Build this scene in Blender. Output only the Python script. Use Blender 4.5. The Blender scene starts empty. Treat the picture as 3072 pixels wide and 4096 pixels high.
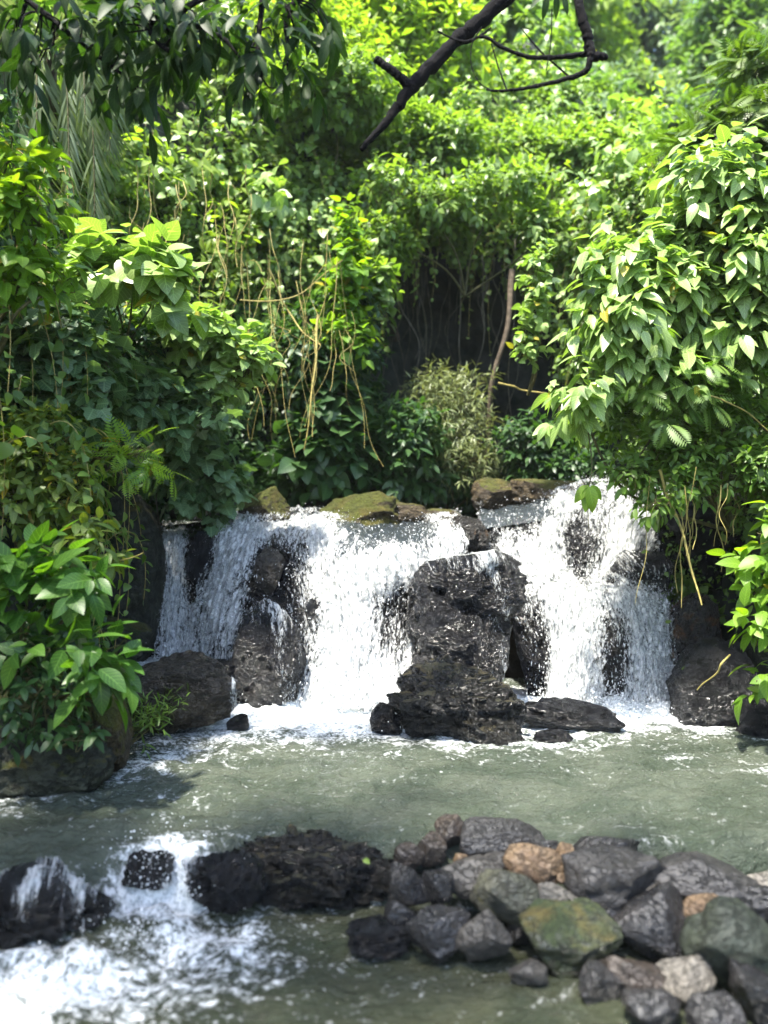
import bpy, bmesh, math, random
import numpy as np
from mathutils import Vector, Matrix, Euler

# ------------------------------------------------------------------ camera, sky, sun, exposure
S = bpy.context.scene
COL = S.collection
F, H, HZ = 770.0, 2.0, 512.0              # focal length in pixels of a 768x1024 frame, eye height over the pool, horizon row
cam_d = bpy.data.cameras.new('camera'); cam = bpy.data.objects.new('camera', cam_d); COL.objects.link(cam)
cam.location = (0, 0, H); cam.rotation_euler = (math.radians(90), 0, 0)
cam_d.sensor_fit = 'VERTICAL'; cam_d.sensor_height = 36.0; cam_d.lens = 36.0 * F / 1024
cam_d.clip_start = 0.05; cam_d.clip_end = 2000
cam_d.dof.use_dof = True; cam_d.dof.focus_distance = 6.9; cam_d.dof.aperture_fstop = 0.62
S.camera = cam

SUN = Vector((-0.22, -0.30, 0.93)).normalized()     # towards the sun
elev = math.asin(SUN.z); azim = math.atan2(SUN.x, SUN.y)
w = bpy.data.worlds.new('World'); S.world = w; w.use_nodes = True
nt = w.node_tree; nt.nodes.clear()
sky = nt.nodes.new('ShaderNodeTexSky'); sky.sky_type = 'NISHITA'; sky.sun_disc = False
sky.sun_elevation = elev; sky.sun_rotation = azim
sky.air_density = 1.0; sky.dust_density = 1.5
bg = nt.nodes.new('ShaderNodeBackground'); bg.inputs['Strength'].default_value = 0.15
wo = nt.nodes.new('ShaderNodeOutputWorld')
nt.links.new(sky.outputs[0], bg.inputs['Color']); nt.links.new(bg.outputs[0], wo.inputs['Surface'])
sl = bpy.data.lights.new('sun', 'SUN'); sl.energy = 3.6; sl.angle = math.radians(3); sl.color = (1.0, 0.95, 0.84)
so = bpy.data.objects.new('sun', sl); COL.objects.link(so)
so.rotation_euler = (-SUN).to_track_quat('-Z', 'Y').to_euler()
S.view_settings.view_transform = 'Standard'; S.view_settings.look = 'None'; S.view_settings.gamma = 1
S.view_settings.exposure = 2.4
S.render.engine = 'CYCLES'
cy = S.cycles
cy.max_bounces = 8; cy.diffuse_bounces = 4; cy.glossy_bounces = 3; cy.transmission_bounces = 6; cy.transparent_max_bounces = 24
cy.use_denoising = True; cy.caustics_reflective = False; cy.caustics_refractive = False
cy.sample_clamp_indirect = 6.0

# ------------------------------------------------------------------ helpers
def W(px, py, D):
    """the point at depth D that the frame's pixel (px, py) looks at"""
    return np.array([(px - 384) / F * D, D, H - (py - HZ) / F * D])

def tag(o, label=None, cat=None, group=None, kind=None):
    if label: o['label'] = label
    if cat: o['category'] = cat
    if group: o['group'] = group
    if kind: o['kind'] = kind
    return o

def empty(name, loc, label, cat, group=None, kind=None):
    o = bpy.data.objects.new(name, None); o.location = [float(c) for c in loc]; COL.objects.link(o)
    o.empty_display_size = 0.1
    return tag(o, label, cat, group, kind)

def build(name, V, faces, mat, parent=None, origin=None, smooth=True, attrs=None):
    """V (N,3) world coordinates; faces: list of index arrays (each (M,k)); linked as one mesh object"""
    V = np.asarray(V, float)
    if parent is not None:
        origin, q = np.zeros(3), parent
        while q is not None: origin = origin + np.array(q.location); q = q.parent
    if origin is None: origin = np.zeros(3)
    if isinstance(faces, np.ndarray): faces = [faces]
    me = bpy.data.meshes.new(name)
    me.vertices.add(len(V)); me.vertices.foreach_set('co', (V - origin).astype(np.float32).ravel())
    li = np.concatenate([f.ravel() for f in faces]); me.loops.add(len(li)); me.loops.foreach_set('vertex_index', li.astype(np.int32))
    tot = np.concatenate([np.full(len(f), f.shape[1]) for f in faces]); st = np.concatenate([[0], np.cumsum(tot)[:-1]])
    me.polygons.add(len(tot)); me.polygons.foreach_set('loop_start', st.astype(np.int32))
    me.polygons.foreach_set('use_smooth', np.full(len(tot), smooth))
    me.update(calc_edges=True)
    for k, a in (attrs or {}).items():
        a = np.asarray(a, np.float32)
        at = me.attributes.new(k, 'FLOAT' if a.ndim == 1 else 'FLOAT_VECTOR', 'POINT')
        at.data.foreach_set('value' if a.ndim == 1 else 'vector', a.ravel())
    if mat: me.materials.append(mat)
    o = bpy.data.objects.new(name, me); COL.objects.link(o)
    if parent is not None:
        o.parent = parent
    else: o.location = [float(c) for c in origin]
    return o

def _hash(ix, iy, iz, seed):
    h = (ix.astype(np.int64) * 374761393 + iy.astype(np.int64) * 668265263 + iz.astype(np.int64) * 2147483647 + seed * 974711) & 0xffffffff
    h = ((h ^ (h >> 13)) * 1274126177) & 0xffffffff
    h = ((h ^ (h >> 16)) * 2246822519) & 0xffffffff
    return ((h ^ (h >> 15)) & 0xffffff) / float(0xffffff) * 2 - 1
def vn(p, seed=0):
    p = np.asarray(p, float); i = np.floor(p); f = p - i; u = f * f * f * (f * (f * 6 - 15) + 10); i = i.astype(np.int64)
    r = 0
    for dx in (0, 1):
        for dy in (0, 1):
            for dz in (0, 1):
                wgt = (u[:, 0] if dx else 1 - u[:, 0]) * (u[:, 1] if dy else 1 - u[:, 1]) * (u[:, 2] if dz else 1 - u[:, 2])
                r = r + wgt * _hash(i[:, 0] + dx, i[:, 1] + dy, i[:, 2] + dz, seed)
    return r
def fbm(p, octv=4, seed=0, lac=2.03, gain=0.5):
    p = np.asarray(p, float); a, r = 1.0, 0
    for k in range(octv):
        r = r + a * vn(p, seed + 17 * k); p = p * lac + 3.1; a *= gain
    return r
def ridge(p, octv=4, seed=0):
    p = np.asarray(p, float); a, r = 1.0, 0
    for k in range(octv):
        r = r + a * (1 - 2 * np.abs(vn(p, seed + 31 * k))); p = p * 2.1 + 5.7; a *= 0.5
    return r
def nrm(v): return v / np.maximum(np.linalg.norm(v, axis=-1, keepdims=True), 1e-9)
def sstep(a, b, x):
    t = np.clip((x - a) / (b - a), 0, 1); return t * t * (3 - 2 * t)

def grid_faces(nu, nv):
    a = (np.arange(nu - 1)[:, None] * nv + np.arange(nv - 1)[None, :]).ravel()
    return np.stack([a, a + nv, a + nv + 1, a + 1], 1)

def catmull(P, t):
    """P (n, k) control rows, t in [0, n-1]"""
    n = len(P); i = np.clip(np.floor(t).astype(int), 0, n - 2); f = (t - i)[:, None]
    p0, p1, p2, p3 = P[np.maximum(i - 1, 0)], P[i], P[i + 1], P[np.minimum(i + 2, n - 1)]
    return 0.5 * (2 * p1 + (p2 - p0) * f + (2 * p0 - 5 * p1 + 4 * p2 - p3) * f ** 2 + (3 * p1 - p0 - 3 * p2 + p3) * f ** 3)

def tubes(paths, radii, sides=5):
    """list of (M,3) paths and matching radii arrays -> V, faces"""
    Vs, Fs, off = [], [], 0
    ang = np.linspace(0, 2 * math.pi, sides, endpoint=False)
    for P, R in zip(paths, radii):
        P = np.asarray(P, float); R = np.broadcast_to(np.asarray(R, float), (len(P),))
        T = nrm(np.gradient(P, axis=0))
        ref = np.array([0, 1.0, 0]) if abs(T[:, 1]).mean() < 0.8 else np.array([1.0, 0, 0])
        A = nrm(np.cross(T, ref)); B = np.cross(T, A)
        V = P[:, None] + R[:, None, None] * (A[:, None] * np.cos(ang)[None, :, None] + B[:, None] * np.sin(ang)[None, :, None])
        Vs.append(V.reshape(-1, 3)); m = len(P)
        i = (np.arange(m - 1)[:, None] * sides); j = np.arange(sides)[None]; j2 = (j + 1) % sides
        Fs.append(np.stack([i + j, i + j2, i + sides + j2, i + sides + j], -1).reshape(-1, 4) + off); off += m * sides
    return np.concatenate(Vs), np.concatenate(Fs)

def smooth_path(pts, n):
    P = np.asarray(pts, float); return catmull(P, np.linspace(0, len(P) - 1, n))

# ------------------------------------------------------------------ materials
def newmat(name):
    m = bpy.data.materials.new(name); m.use_nodes = True; m.node_tree.nodes.clear(); return m, m.node_tree
class NB:
    def __init__(s, nt): s.nt = nt
    def n(s, t, **kw):
        nd = s.nt.nodes.new('ShaderNode' + t)
        for k, v in kw.items():
            if hasattr(nd, k): setattr(nd, k, v)
        return nd
    def set(s, sock, v):
        if v is None: return
        if hasattr(v, 'is_linked') or isinstance(v, bpy.types.NodeSocket): s.nt.links.new(v, sock)
        else:
            if isinstance(v, tuple) and len(v) == 3 and sock.type == 'RGBA': v = v + (1,)
            sock.default_value = v
    def math(s, op, a, b=None, c=None, clamp=False):
        nd = s.n('Math', operation=op, use_clamp=clamp); s.set(nd.inputs[0], a); s.set(nd.inputs[1], b); s.set(nd.inputs[2], c); return nd.outputs[0]
    def mix(s, f, a, b, bl='MIX'):
        nd = s.n('MixRGB', blend_type=bl); s.set(nd.inputs[0], f); s.set(nd.inputs[1], a); s.set(nd.inputs[2], b); return nd.outputs[0]
    def range(s, v, a, b, c=0.0, d=1.0, smooth=True):
        nd = s.n('MapRange', interpolation_type='SMOOTHSTEP' if smooth else 'LINEAR', clamp=True)
        for k, x in enumerate((v, a, b, c, d)): s.set(nd.inputs[k], x)
        return nd.outputs[0]
    def noise(s, vec, scale, det=4, rough=0.55, dist=0.0):
        nd = s.n('TexNoise'); s.set(nd.inputs['Vector'], vec); nd.inputs['Scale'].default_value = scale
        nd.inputs['Detail'].default_value = det; nd.inputs['Roughness'].default_value = rough; nd.inputs['Distortion'].default_value = dist
        return nd
    def voro(s, vec, scale, feature='F1'):
        nd = s.n('TexVoronoi', feature=feature); s.set(nd.inputs['Vector'], vec); nd.inputs['Scale'].default_value = scale; return nd
    def mapping(s, vec, scale=(1, 1, 1), loc=(0, 0, 0)):
        nd = s.n('Mapping'); s.set(nd.inputs[0], vec); nd.inputs['Scale'].default_value = scale; nd.inputs['Location'].default_value = loc; return nd.outputs[0]
    def attr(s, name): return s.n('Attribute', attribute_name=name)
    def bump(s, h, strength, dist, normal=None):
        nd = s.n('Bump'); nd.inputs['Strength'].default_value = strength; nd.inputs['Distance'].default_value = dist
        s.set(nd.inputs['Height'], h); s.set(nd.inputs['Normal'], normal); return nd.outputs[0]
    def out(s, sh): o = s.n('OutputMaterial'); s.nt.links.new(sh, o.inputs['Surface'])
    def principled(s, col, rough, normal=None, spec=0.5, **kw):
        p = s.n('BsdfPrincipled'); s.set(p.inputs['Base Color'], col); s.set(p.inputs['Roughness'], rough); s.set(p.inputs['Normal'], normal)
        s.set(p.inputs['Specular IOR Level'], spec)
        for k, v in kw.items(): s.set(p.inputs[k], v)
        return p.outputs[0]

def leaf_mat(name, ca, cb, trans=0.4, tcol=None, veins=0.0, rough=0.42, spec=0.45, yellow=0.0, spots=0.0):
    """ca..cb: leaf colours, chosen per leaf"""
    m, t = newmat(name); b = NB(t)
    a = b.attr('leaf'); sp = b.n('SeparateXYZ'); t.links.new(a.outputs['Vector'], sp.inputs[0]); T, Sx, R = sp.outputs
    col = b.mix(R, ca, cb)
    if yellow:
        yl = b.math('GREATER_THAN', b.math('FRACT', b.math('MULTIPLY', R, 37.7)), 1 - yellow)
        col = b.mix(yl, col, (0.30, 0.24, 0.02))
    if veins:
        ax = b.math('ABSOLUTE', Sx)
        mid = b.range(ax, 0.0, 0.10, 1, 0)
        side = b.math('SINE', b.math('MULTIPLY', b.math('SUBTRACT', T, b.math('MULTIPLY', ax, 0.22)), 52.0))
        vs = b.math('MAXIMUM', mid, b.range(side, 0.82, 1.0, 0, 0.75))
        col = b.mix(b.math('MULTIPLY', vs, veins), col, tuple(min(1, c * 1.9 + 0.04) for c in cb))
    if spots:
        geo = b.n('NewGeometry')
        ns = b.noise(geo.outputs['Position'], 70, 3)
        col = b.mix(b.math('MULTIPLY', b.range(ns.outputs[0], 0.60, 0.68), spots), col, (0.10, 0.07, 0.02))
    pr = b.principled(col, rough, None, spec)
    tr = b.n('BsdfTranslucent'); tc = b.mix(1.0, col, tcol or (1.4, 1.65, 0.45), 'MULTIPLY'); t.links.new(tc, tr.inputs[0])
    mx = b.n('MixShader'); mx.inputs[0].default_value = trans; t.links.new(pr, mx.inputs[1]); t.links.new(tr.outputs[0], mx.inputs[2])
    b.out(mx.outputs[0]); return m

def rock_mat(name, c1, c2, wet=0.6, moss=0.0, mosscol=(0.10, 0.13, 0.012), scale=1.0, bump=1.0, patch=None, streak=0.0):
    m, t = newmat(name); b = NB(t)
    co = b.n('TexCoord').outputs['Object']
    n1 = b.noise(co, 3.0 * scale, 6, 0.6, 0.4); n2 = b.noise(co, 14 * scale, 6, 0.65, 0.2); n3 = b.noise(co, 70 * scale, 3, 0.6)
    v1 = b.voro(co, 30 * scale)
    col = b.mix(b.range(n1.outputs[0], 0.35, 0.68), c1, c2)
    col = b.mix(b.range(n2.outputs[0], 0.42, 0.72, 0, 0.75), col, tuple(c * 0.35 for c in c1))
    if patch:
        n5 = b.noise(co, 2.2 * scale, 4, 0.6, 0.8)
        col = b.mix(b.range(n5.outputs[0], 0.53, 0.60, 0, 0.85), col, patch)
    col = b.mix(b.range(n3.outputs[0], 0.60, 0.75, 0, 0.4), col, tuple(min(1, c * 2.4) for c in c2))
    hgt = b.math('ADD', b.math('MULTIPLY', n2.outputs[0], 0.6), b.math('ADD', b.math('MULTIPLY', n3.outputs[0], 0.22), b.math('MULTIPLY', v1.outputs['Distance'], 0.25)))
    cr = b.noise(b.mapping(co, (1, 1, 2.2)), 5.5 * scale, 5, 0.6, 1.2); ck = b.range(b.math('ABSOLUTE', b.math('SUBTRACT', cr.outputs[0], 0.5)), 0.0, 0.035)
    hgt = b.math('ADD', hgt, b.math('MULTIPLY', ck, 0.35)); col = b.mix(b.range(ck, 0, 1, .55, 0), col, tuple(c * 0.3 for c in c1))
    rough = b.range(n2.outputs[0], 0.3, 0.7, max(0.07, 0.75 - 0.72 * wet), max(0.22, 0.95 - 0.66 * wet))
    if moss:
        g = b.n('NewGeometry'); s3 = b.n('SeparateXYZ'); t.links.new(g.outputs['Normal'], s3.inputs[0])
        nm = b.noise(co, 4.5 * scale, 6, 0.65, 0.5)
        val = b.math('ADD', b.math('MULTIPLY', s3.outputs[2], 0.45), b.math('MULTIPLY', nm.outputs[0], 0.9))
        mk = b.range(val, 1.0 - 0.75 * moss, 1.18 - 0.75 * moss)
        mc = b.mix(b.range(n3.outputs[0], 0.3, 0.7), tuple(c * 0.45 for c in mosscol), mosscol)
        mc = b.mix(b.range(n1.outputs[0], 0.4, 0.65, 0, .6), mc, (0.10, 0.07, 0.015))
        col = b.mix(mk, col, mc); rough = b.mix(mk, rough, (0.9, 0.9, 0.9))
        hgt = b.math('ADD', hgt, b.math('MULTIPLY', mk, b.math('MULTIPLY', b.noise(co, 120, 2).outputs[0], 0.5)))
    nr = b.bump(hgt, 1.0, 0.075 * bump)
    b.out(b.principled(col, rough, nr, 0.30 + 0.30 * wet)); return m

def simple_mat(name, col, rough=0.7, col2=None, scale=8, bump=0.5, spec=0.3):
    m, t = newmat(name); b = NB(t); co = b.n('TexCoord').outputs['Object']
    n = b.noise(co, scale, 6, 0.65); n2 = b.noise(co, scale * 6, 3)
    c = b.mix(b.range(n.outputs[0], 0.35, 0.65), col, col2 or tuple(x * 0.5 for x in col))
    b.out(b.principled(c, rough, b.bump(b.math('ADD', n.outputs[0], b.math('MULTIPLY', n2.outputs[0], .4)), bump, 0.03), spec)); return m

def pool_mat(name, deep, deep2, ripple=1.0):
    m, t = newmat(name); b = NB(t); co = b.n('TexCoord').outputs['Object']
    fo = b.attr('foam').outputs['Fac']
    big = b.noise(b.mapping(co, (0.8, 1.6, 1)), 1.3, 4, 0.6, 0.5)
    r1 = b.noise(b.mapping(co, (1, 1.5, 1)), 9, 5, 0.65, 0.6); r2 = b.noise(b.mapping(co, (1, 1.4, 1)), 34, 4, 0.6, 0.3)
    f1 = b.noise(b.mapping(co, (1, 1.7, 1)), 4.0, 7, 0.70, 1.2); f2 = b.noise(co, 30, 4, 0.65, 0.3)
    col = b.mix(b.range(big.outputs[0], 0.35, 0.65), deep, deep2)
    fv = b.math('ADD', b.math('MULTIPLY', f1.outputs[0], 0.65), b.math('MULTIPLY', f2.outputs[0], 0.35))
    thr = b.math('SUBTRACT', 0.70, b.math('MULTIPLY', fo, 0.42))
    fm = b.range(b.math('SUBTRACT', fv, thr), -0.05, 0.15)
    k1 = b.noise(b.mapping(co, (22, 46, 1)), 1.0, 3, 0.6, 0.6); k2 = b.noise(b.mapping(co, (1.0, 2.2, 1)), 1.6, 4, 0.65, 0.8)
    glint_fleck = b.range(b.math('ADD', k1.outputs[0], b.math('MULTIPLY', b.math('SUBTRACT', k2.outputs[0], 0.5), 0.55)), 0.69, 0.77, 0, 0.40)  # fine foam flecks, also painted white to stand in for glints on the ripples
    fm = b.math('MAXIMUM', fm, glint_fleck)
    hgt = b.math('ADD', b.math('MULTIPLY', r1.outputs[0], 0.7), b.math('MULTIPLY', r2.outputs[0], 0.3))
    nr = b.bump(hgt, 1.0, 0.075 * ripple)
    water = b.principled(col, 0.04, nr, 0.5, IOR=1.33)
    ft_ = b.mix(b.range(f2.outputs[0], .35, .6), (0.30, 0.33, 0.33), (0.66, 0.68, 0.68)); foam = b.principled(ft_, 0.5, b.bump(fv, 0.8, 0.05), 0.3)
    mx = b.n('MixShader'); t.links.new(fm, mx.inputs[0]); t.links.new(water, mx.inputs[1]); t.links.new(foam, mx.inputs[2])
    b.out(mx.outputs[0]); return m

def fall_mat(name, seed=0.0, bias=0.0, glassy=True):
    """white broken water: opaque threads and clots of froth with open gaps between"""
    m, t = newmat(name); b = NB(t)
    fl = b.attr('flow').outputs['Vector']; cov = b.attr('cover').outputs['Fac']
    v = b.mapping(fl, (1, 1, 1), (seed, seed * 1.7, 0))
    wob = b.noise(b.mapping(v, (2.5, 1.2, 1)), 2.0, 3)
    vv = b.n('VectorMath', operation='ADD'); t.links.new(v, vv.inputs[0])
    sc = b.n('VectorMath', operation='SCALE'); t.links.new(wob.outputs['Color'], sc.inputs[0]); sc.inputs['Scale'].default_value = 0.08
    t.links.new(sc.outputs[0], vv.inputs[1]); v = vv.outputs[0]
    s1 = b.noise(b.mapping(v, (7, 1.3, 1)), 1.0, 4, 0.6, 0.2)
    s2 = b.noise(b.mapping(v, (32, 10, 1)), 1.0, 5, 0.7, 0.4)
    d1 = b.voro(b.mapping(v, (46, 19, 1)), 1.0)
    d2 = b.noise(b.mapping(v, (95, 42, 1)), 1.0, 3, 0.6)
    val = b.math('ADD', b.math('MULTIPLY', s1.outputs[0], 0.32), b.math('ADD', b.math('MULTIPLY', s2.outputs[0], 0.42),
          b.math('ADD', b.math('MULTIPLY', d2.outputs[0], 0.27), b.math('MULTIPLY', d1.outputs['Distance'], -0.12))))
    thr = b.math('SUBTRACT', 0.670 - bias, b.math('MULTIPLY', cov, 0.36))
    al = b.range(b.math('SUBTRACT', val, thr), -0.085, 0.085)
    nr = b.bump(b.math('ADD', s2.outputs[0], b.math('MULTIPLY', d2.outputs[0], 0.6)), 0.9, 0.05)
    tint = b.mix(b.range(s2.outputs[0], 0.35, 0.6), (0.24, 0.27, 0.29), (0.76, 0.77, 0.76))
    pr = b.principled(tint, 0.35, nr, 0.4)
    tl = b.n('BsdfTranslucent'); tl.inputs[0].default_value = (0.7, 0.72, 0.7, 1)
    m1 = b.n('MixShader'); m1.inputs[0].default_value = 0.25; t.links.new(pr, m1.inputs[1]); t.links.new(tl.outputs[0], m1.inputs[2])
    tp = b.n('BsdfTransparent'); m2 = b.n('MixShader'); t.links.new(al, m2.inputs[0]); t.links.new(tp.outputs[0], m2.inputs[1]); t.links.new(m1.outputs[0], m2.inputs[2])
    b.out(m2.outputs[0]); return m

M = dict(
  basalt=rock_mat('wet_basalt', (0.007, 0.007, 0.0085), (0.020, 0.020, 0.022), wet=1.0, bump=1.5, scale=1.3),
  basalt_moss=rock_mat('wet_basalt_with_moss', (0.008, 0.008, 0.008), (0.022, 0.021, 0.018), wet=0.95, moss=0.30, mosscol=(0.035, 0.036, 0.008), bump=1.5, scale=1.3),
  brownwet=rock_mat('wet_brown_rock', (0.026, 0.021, 0.015), (0.070, 0.056, 0.038), wet=0.55, bump=0.9),
  orange=rock_mat('rusty_wet_rock', (0.015, 0.014, 0.013), (0.035, 0.030, 0.025), wet=0.8, patch=(0.110, 0.050, 0.015), scale=1.6),
  mossy=rock_mat('mossy_rock', (0.033, 0.025, 0.011), (0.066, 0.047, 0.017), wet=0.2, moss=0.75, mosscol=(0.077, 0.088, 0.007), bump=0.8),
  brownmoss=rock_mat('brown_mossy_rock', (0.044, 0.030, 0.014), (0.088, 0.061, 0.025), wet=0.3, moss=0.45, mosscol=(0.088, 0.094, 0.011), bump=0.8),
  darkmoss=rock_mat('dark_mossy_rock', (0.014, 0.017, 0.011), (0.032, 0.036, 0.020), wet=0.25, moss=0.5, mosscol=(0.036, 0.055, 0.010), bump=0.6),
  grey=rock_mat('grey_river_stone', (0.04, 0.037, 0.033), (0.085, 0.078, 0.068), wet=0.55, bump=0.25, scale=1.6),
  dark=rock_mat('dark_river_stone', (0.014, 0.014, 0.015), (0.034, 0.032, 0.032), wet=0.8, bump=0.25, scale=1.6),
  purple=rock_mat('grey_slab_stone', (0.024, 0.023, 0.023), (0.055, 0.052, 0.050), wet=0.6, bump=0.25, scale=1.6),
  brown=rock_mat('brown_river_stone', (0.024, 0.018, 0.014), (0.055, 0.041, 0.031), wet=0.6, bump=0.25, scale=1.6),
  tan=rock_mat('tan_river_stone', (0.11, 0.07, 0.04), (0.19, 0.135, 0.08), wet=0.4, bump=0.25, scale=1.4, patch=(0.06, 0.045, 0.035)),
  pale=rock_mat('pale_river_stone', (0.121, 0.110, 0.094), (0.198, 0.182, 0.154), wet=0.2, bump=0.25, scale=1.6),
  olive=rock_mat('algae_stained_stone', (0.05, 0.05, 0.038), (0.10, 0.10, 0.066), wet=0.5, bump=0.25, patch=(0.16, 0.145, 0.06), scale=1.4),
  green=rock_mat('algae_green_stone', (0.018, 0.021, 0.013), (0.038, 0.045, 0.02), wet=0.75, moss=0.42, mosscol=(0.026, 0.042, 0.009), bump=0.25, scale=1.4),
  greygreen=rock_mat('grey_green_stone', (0.028, 0.034, 0.024), (0.056, 0.064, 0.043), wet=0.35, bump=0.25, patch=(0.036, 0.046, 0.016), scale=1.3),
  soil=simple_mat('damp_soil', (0.035, 0.028, 0.018), 0.85, (0.018, 0.016, 0.010), 3, 0.8),
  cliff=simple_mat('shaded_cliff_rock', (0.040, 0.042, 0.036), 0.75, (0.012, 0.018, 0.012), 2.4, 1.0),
  bark=simple_mat('dark_bark', (0.009, 0.008, 0.009), 0.9, (0.004, 0.0035, 0.004), 18, 1.0, .12),
  trunk=simple_mat('brown_bark', (0.12, 0.09, 0.06), 0.85, (0.06, 0.045, 0.03), 12, 0.9),
  stem=simple_mat('green_brown_stem', (0.10, 0.09, 0.03), 0.7, (0.05, 0.05, 0.02), 20, 0.3),
  vine=simple_mat('dry_yellow_vine', (0.36, 0.29, 0.085), 0.6, (0.20, 0.17, 0.05), 20, 0.4),
  root=simple_mat('grey_aerial_root', (0.120, 0.108, 0.078), 0.8, (0.060, 0.054, 0.036), 14, 0.4),
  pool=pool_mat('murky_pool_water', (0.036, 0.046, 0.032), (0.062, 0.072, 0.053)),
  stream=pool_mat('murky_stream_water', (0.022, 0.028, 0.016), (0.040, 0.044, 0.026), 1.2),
  fall=fall_mat('falling_water', 0.0, 0.0), fall2=fall_mat('falling_water_front', 7.3, -0.10),
)
mm, tt = newmat('glassy_water'); bb = NB(tt); gc = bb.n('TexCoord').outputs['Object']
g1 = bb.noise(bb.mapping(gc, (6, 2.5, 2.5)), 3.0, 4, .6, .8); g2 = bb.noise(bb.mapping(gc, (30, 14, 14)), 1.0, 4, .65, .4)
gf = bb.range(bb.math('ADD', bb.math('MULTIPLY', g1.outputs[0], .5), bb.math('MULTIPLY', g2.outputs[0], .5)), .56, .66, 0, .85)
bb.out(bb.principled(bb.mix(gf, (.022, .028, .032), (.6, .63, .65)), bb.range(gf, 0, 1, .05, .4), bb.bump(bb.math('ADD', g1.outputs[0], bb.math('MULTIPLY', g2.outputs[0], .5)), 1.0, .05), .6)); M['glassy'] = mm
mm, tt = newmat('water_drops'); bb = NB(tt); bb.out(bb.principled((0.7, 0.71, 0.71), 0.25, None, 0.5)); M['drops'] = mm
LM = dict(
  broad=leaf_mat('pale_broad_leaf', (0.155, 0.24, 0.06), (0.245, 0.335, 0.115), 0.35, None, 0.55, 0.36, 0.5, 0.015, 0.2),
  lime=leaf_mat('lime_leaf', (0.09, 0.2, 0.016), (0.16, 0.27, 0.028), 0.5, (1.8, 1.7, 0.35), 0.35, 0.45, 0.4, 0.02, 0.4),
  fine=leaf_mat('fine_leaf', (0.07, 0.14, 0.022), (0.135, 0.215, 0.04), 0.42),
  ferny=leaf_mat('feathery_leaf', (0.058, 0.111, 0.016), (0.104, 0.156, 0.019), 0.4),
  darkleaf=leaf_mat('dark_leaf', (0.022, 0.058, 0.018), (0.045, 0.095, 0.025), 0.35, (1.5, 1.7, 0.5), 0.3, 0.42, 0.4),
  lobed=leaf_mat('lobed_leaf', (0.055, 0.115, 0.045), (0.11, 0.18, 0.075), 0.3, (1.5, 1.6, 0.5), 0.5, 0.45, 0.4, 0.01, 0.3),
  big=leaf_mat('large_serrated_leaf', (0.036, 0.10, 0.014), (0.075, 0.165, 0.022), 0.5, (1.7, 1.8, 0.35), 0.6, 0.40, 0.45, 0.0, 0.25),
  yellowish=leaf_mat('yellow_green_leaf', (0.075, 0.14, 0.022), (0.16, 0.215, 0.04), 0.45, (1.6, 1.5, 0.4), 0.3, 0.45, 0.4, 0.04, 0.3),
  over=leaf_mat('overhead_leaf', (0.011, 0.03, 0.006), (0.022, 0.052, 0.009), 0.42, (1.5, 1.8, 0.4), 0.45, 0.5, 0.2, 0.0, 0.2),  # dark albedo stands in for the shade on the backlit boughs
  creep=leaf_mat('creeper_leaf', (0.105, 0.18, 0.038), (0.2, 0.285, 0.075), 0.45, (1.6, 1.75, 0.4)),
  treeA=leaf_mat('light_tree_leaf', (0.14, 0.225, 0.035), (0.24, 0.32, 0.06), 0.5, (1.6, 1.75, 0.4)),
  treeB=leaf_mat('mid_tree_leaf', (0.085, 0.155, 0.045), (0.155, 0.23, 0.07), 0.42),
  treeC=leaf_mat('grey_green_tree_leaf', (0.098, 0.168, 0.070), (0.168, 0.238, 0.105), 0.38, (1.5, 1.5, 0.7)),
  palegrey=leaf_mat('pale_feathery_leaf', (0.130, 0.169, 0.065), (0.208, 0.234, 0.104), 0.35, (1.4, 1.4, 0.7)),
  palm=leaf_mat('palm_leaflet', (0.096, 0.144, 0.064), (0.208, 0.256, 0.136), 0.3, (1.4, 1.5, 0.6), 0, 0.35, 0.5),
)

# ------------------------------------------------------------------ leaves
def tm_oval(w=0.42, fold=0.10, n=4, peak=0.45, point=1.0):
    """one leaf: midrib and two margins; coordinates (along, across, up), unit length"""
    ts = np.linspace(0, 1, n + 1)
    prof = lambda t: (np.sin(math.pi * t ** (math.log(0.5) / math.log(peak))) ** 0.85) * w / 2
    V = [(0, 0, 0)]; Fq, Ft = [], []
    for t in ts[1:-1]:
        V += [(t, 0, 0), (t, prof(t), fold * prof(t) * 2), (t, -prof(t), fold * prof(t) * 2)]
    V.append((1, 0, 0)); tip = len(V) - 1
    Ft += [(0, 1, 2), (0, 3, 1)]
    for k in range(n - 2):
        a, c = 1 + 3 * k, 4 + 3 * k
        Fq += [(a, c, c + 1, a + 1), (a, a + 2, c + 2, c)]
    a = 1 + 3 * (n - 2)
    Ft += [(a, tip, a + 1), (a, a + 2, tip)]
    V = np.array(V, float); sv = np.zeros(len(V)); sv[2:-1:3] = 1; sv[3:-1:3] = -1
    return V, [np.array(Ft)] + ([np.array(Fq)] if Fq else []), np.stack([V[:, 0], sv], 1)
def tm_kite(w=0.5, fold=0.12):
    V = np.array([(0, 0, 0), (0.45, w / 2, fold * w), (1, 0, 0), (0.45, -w / 2, fold * w)], float)
    return V, [np.array([(0, 2, 1), (0, 3, 2)])], np.stack([V[:, 0], np.array([0, 1, 0, -1.0])], 1)
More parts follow.
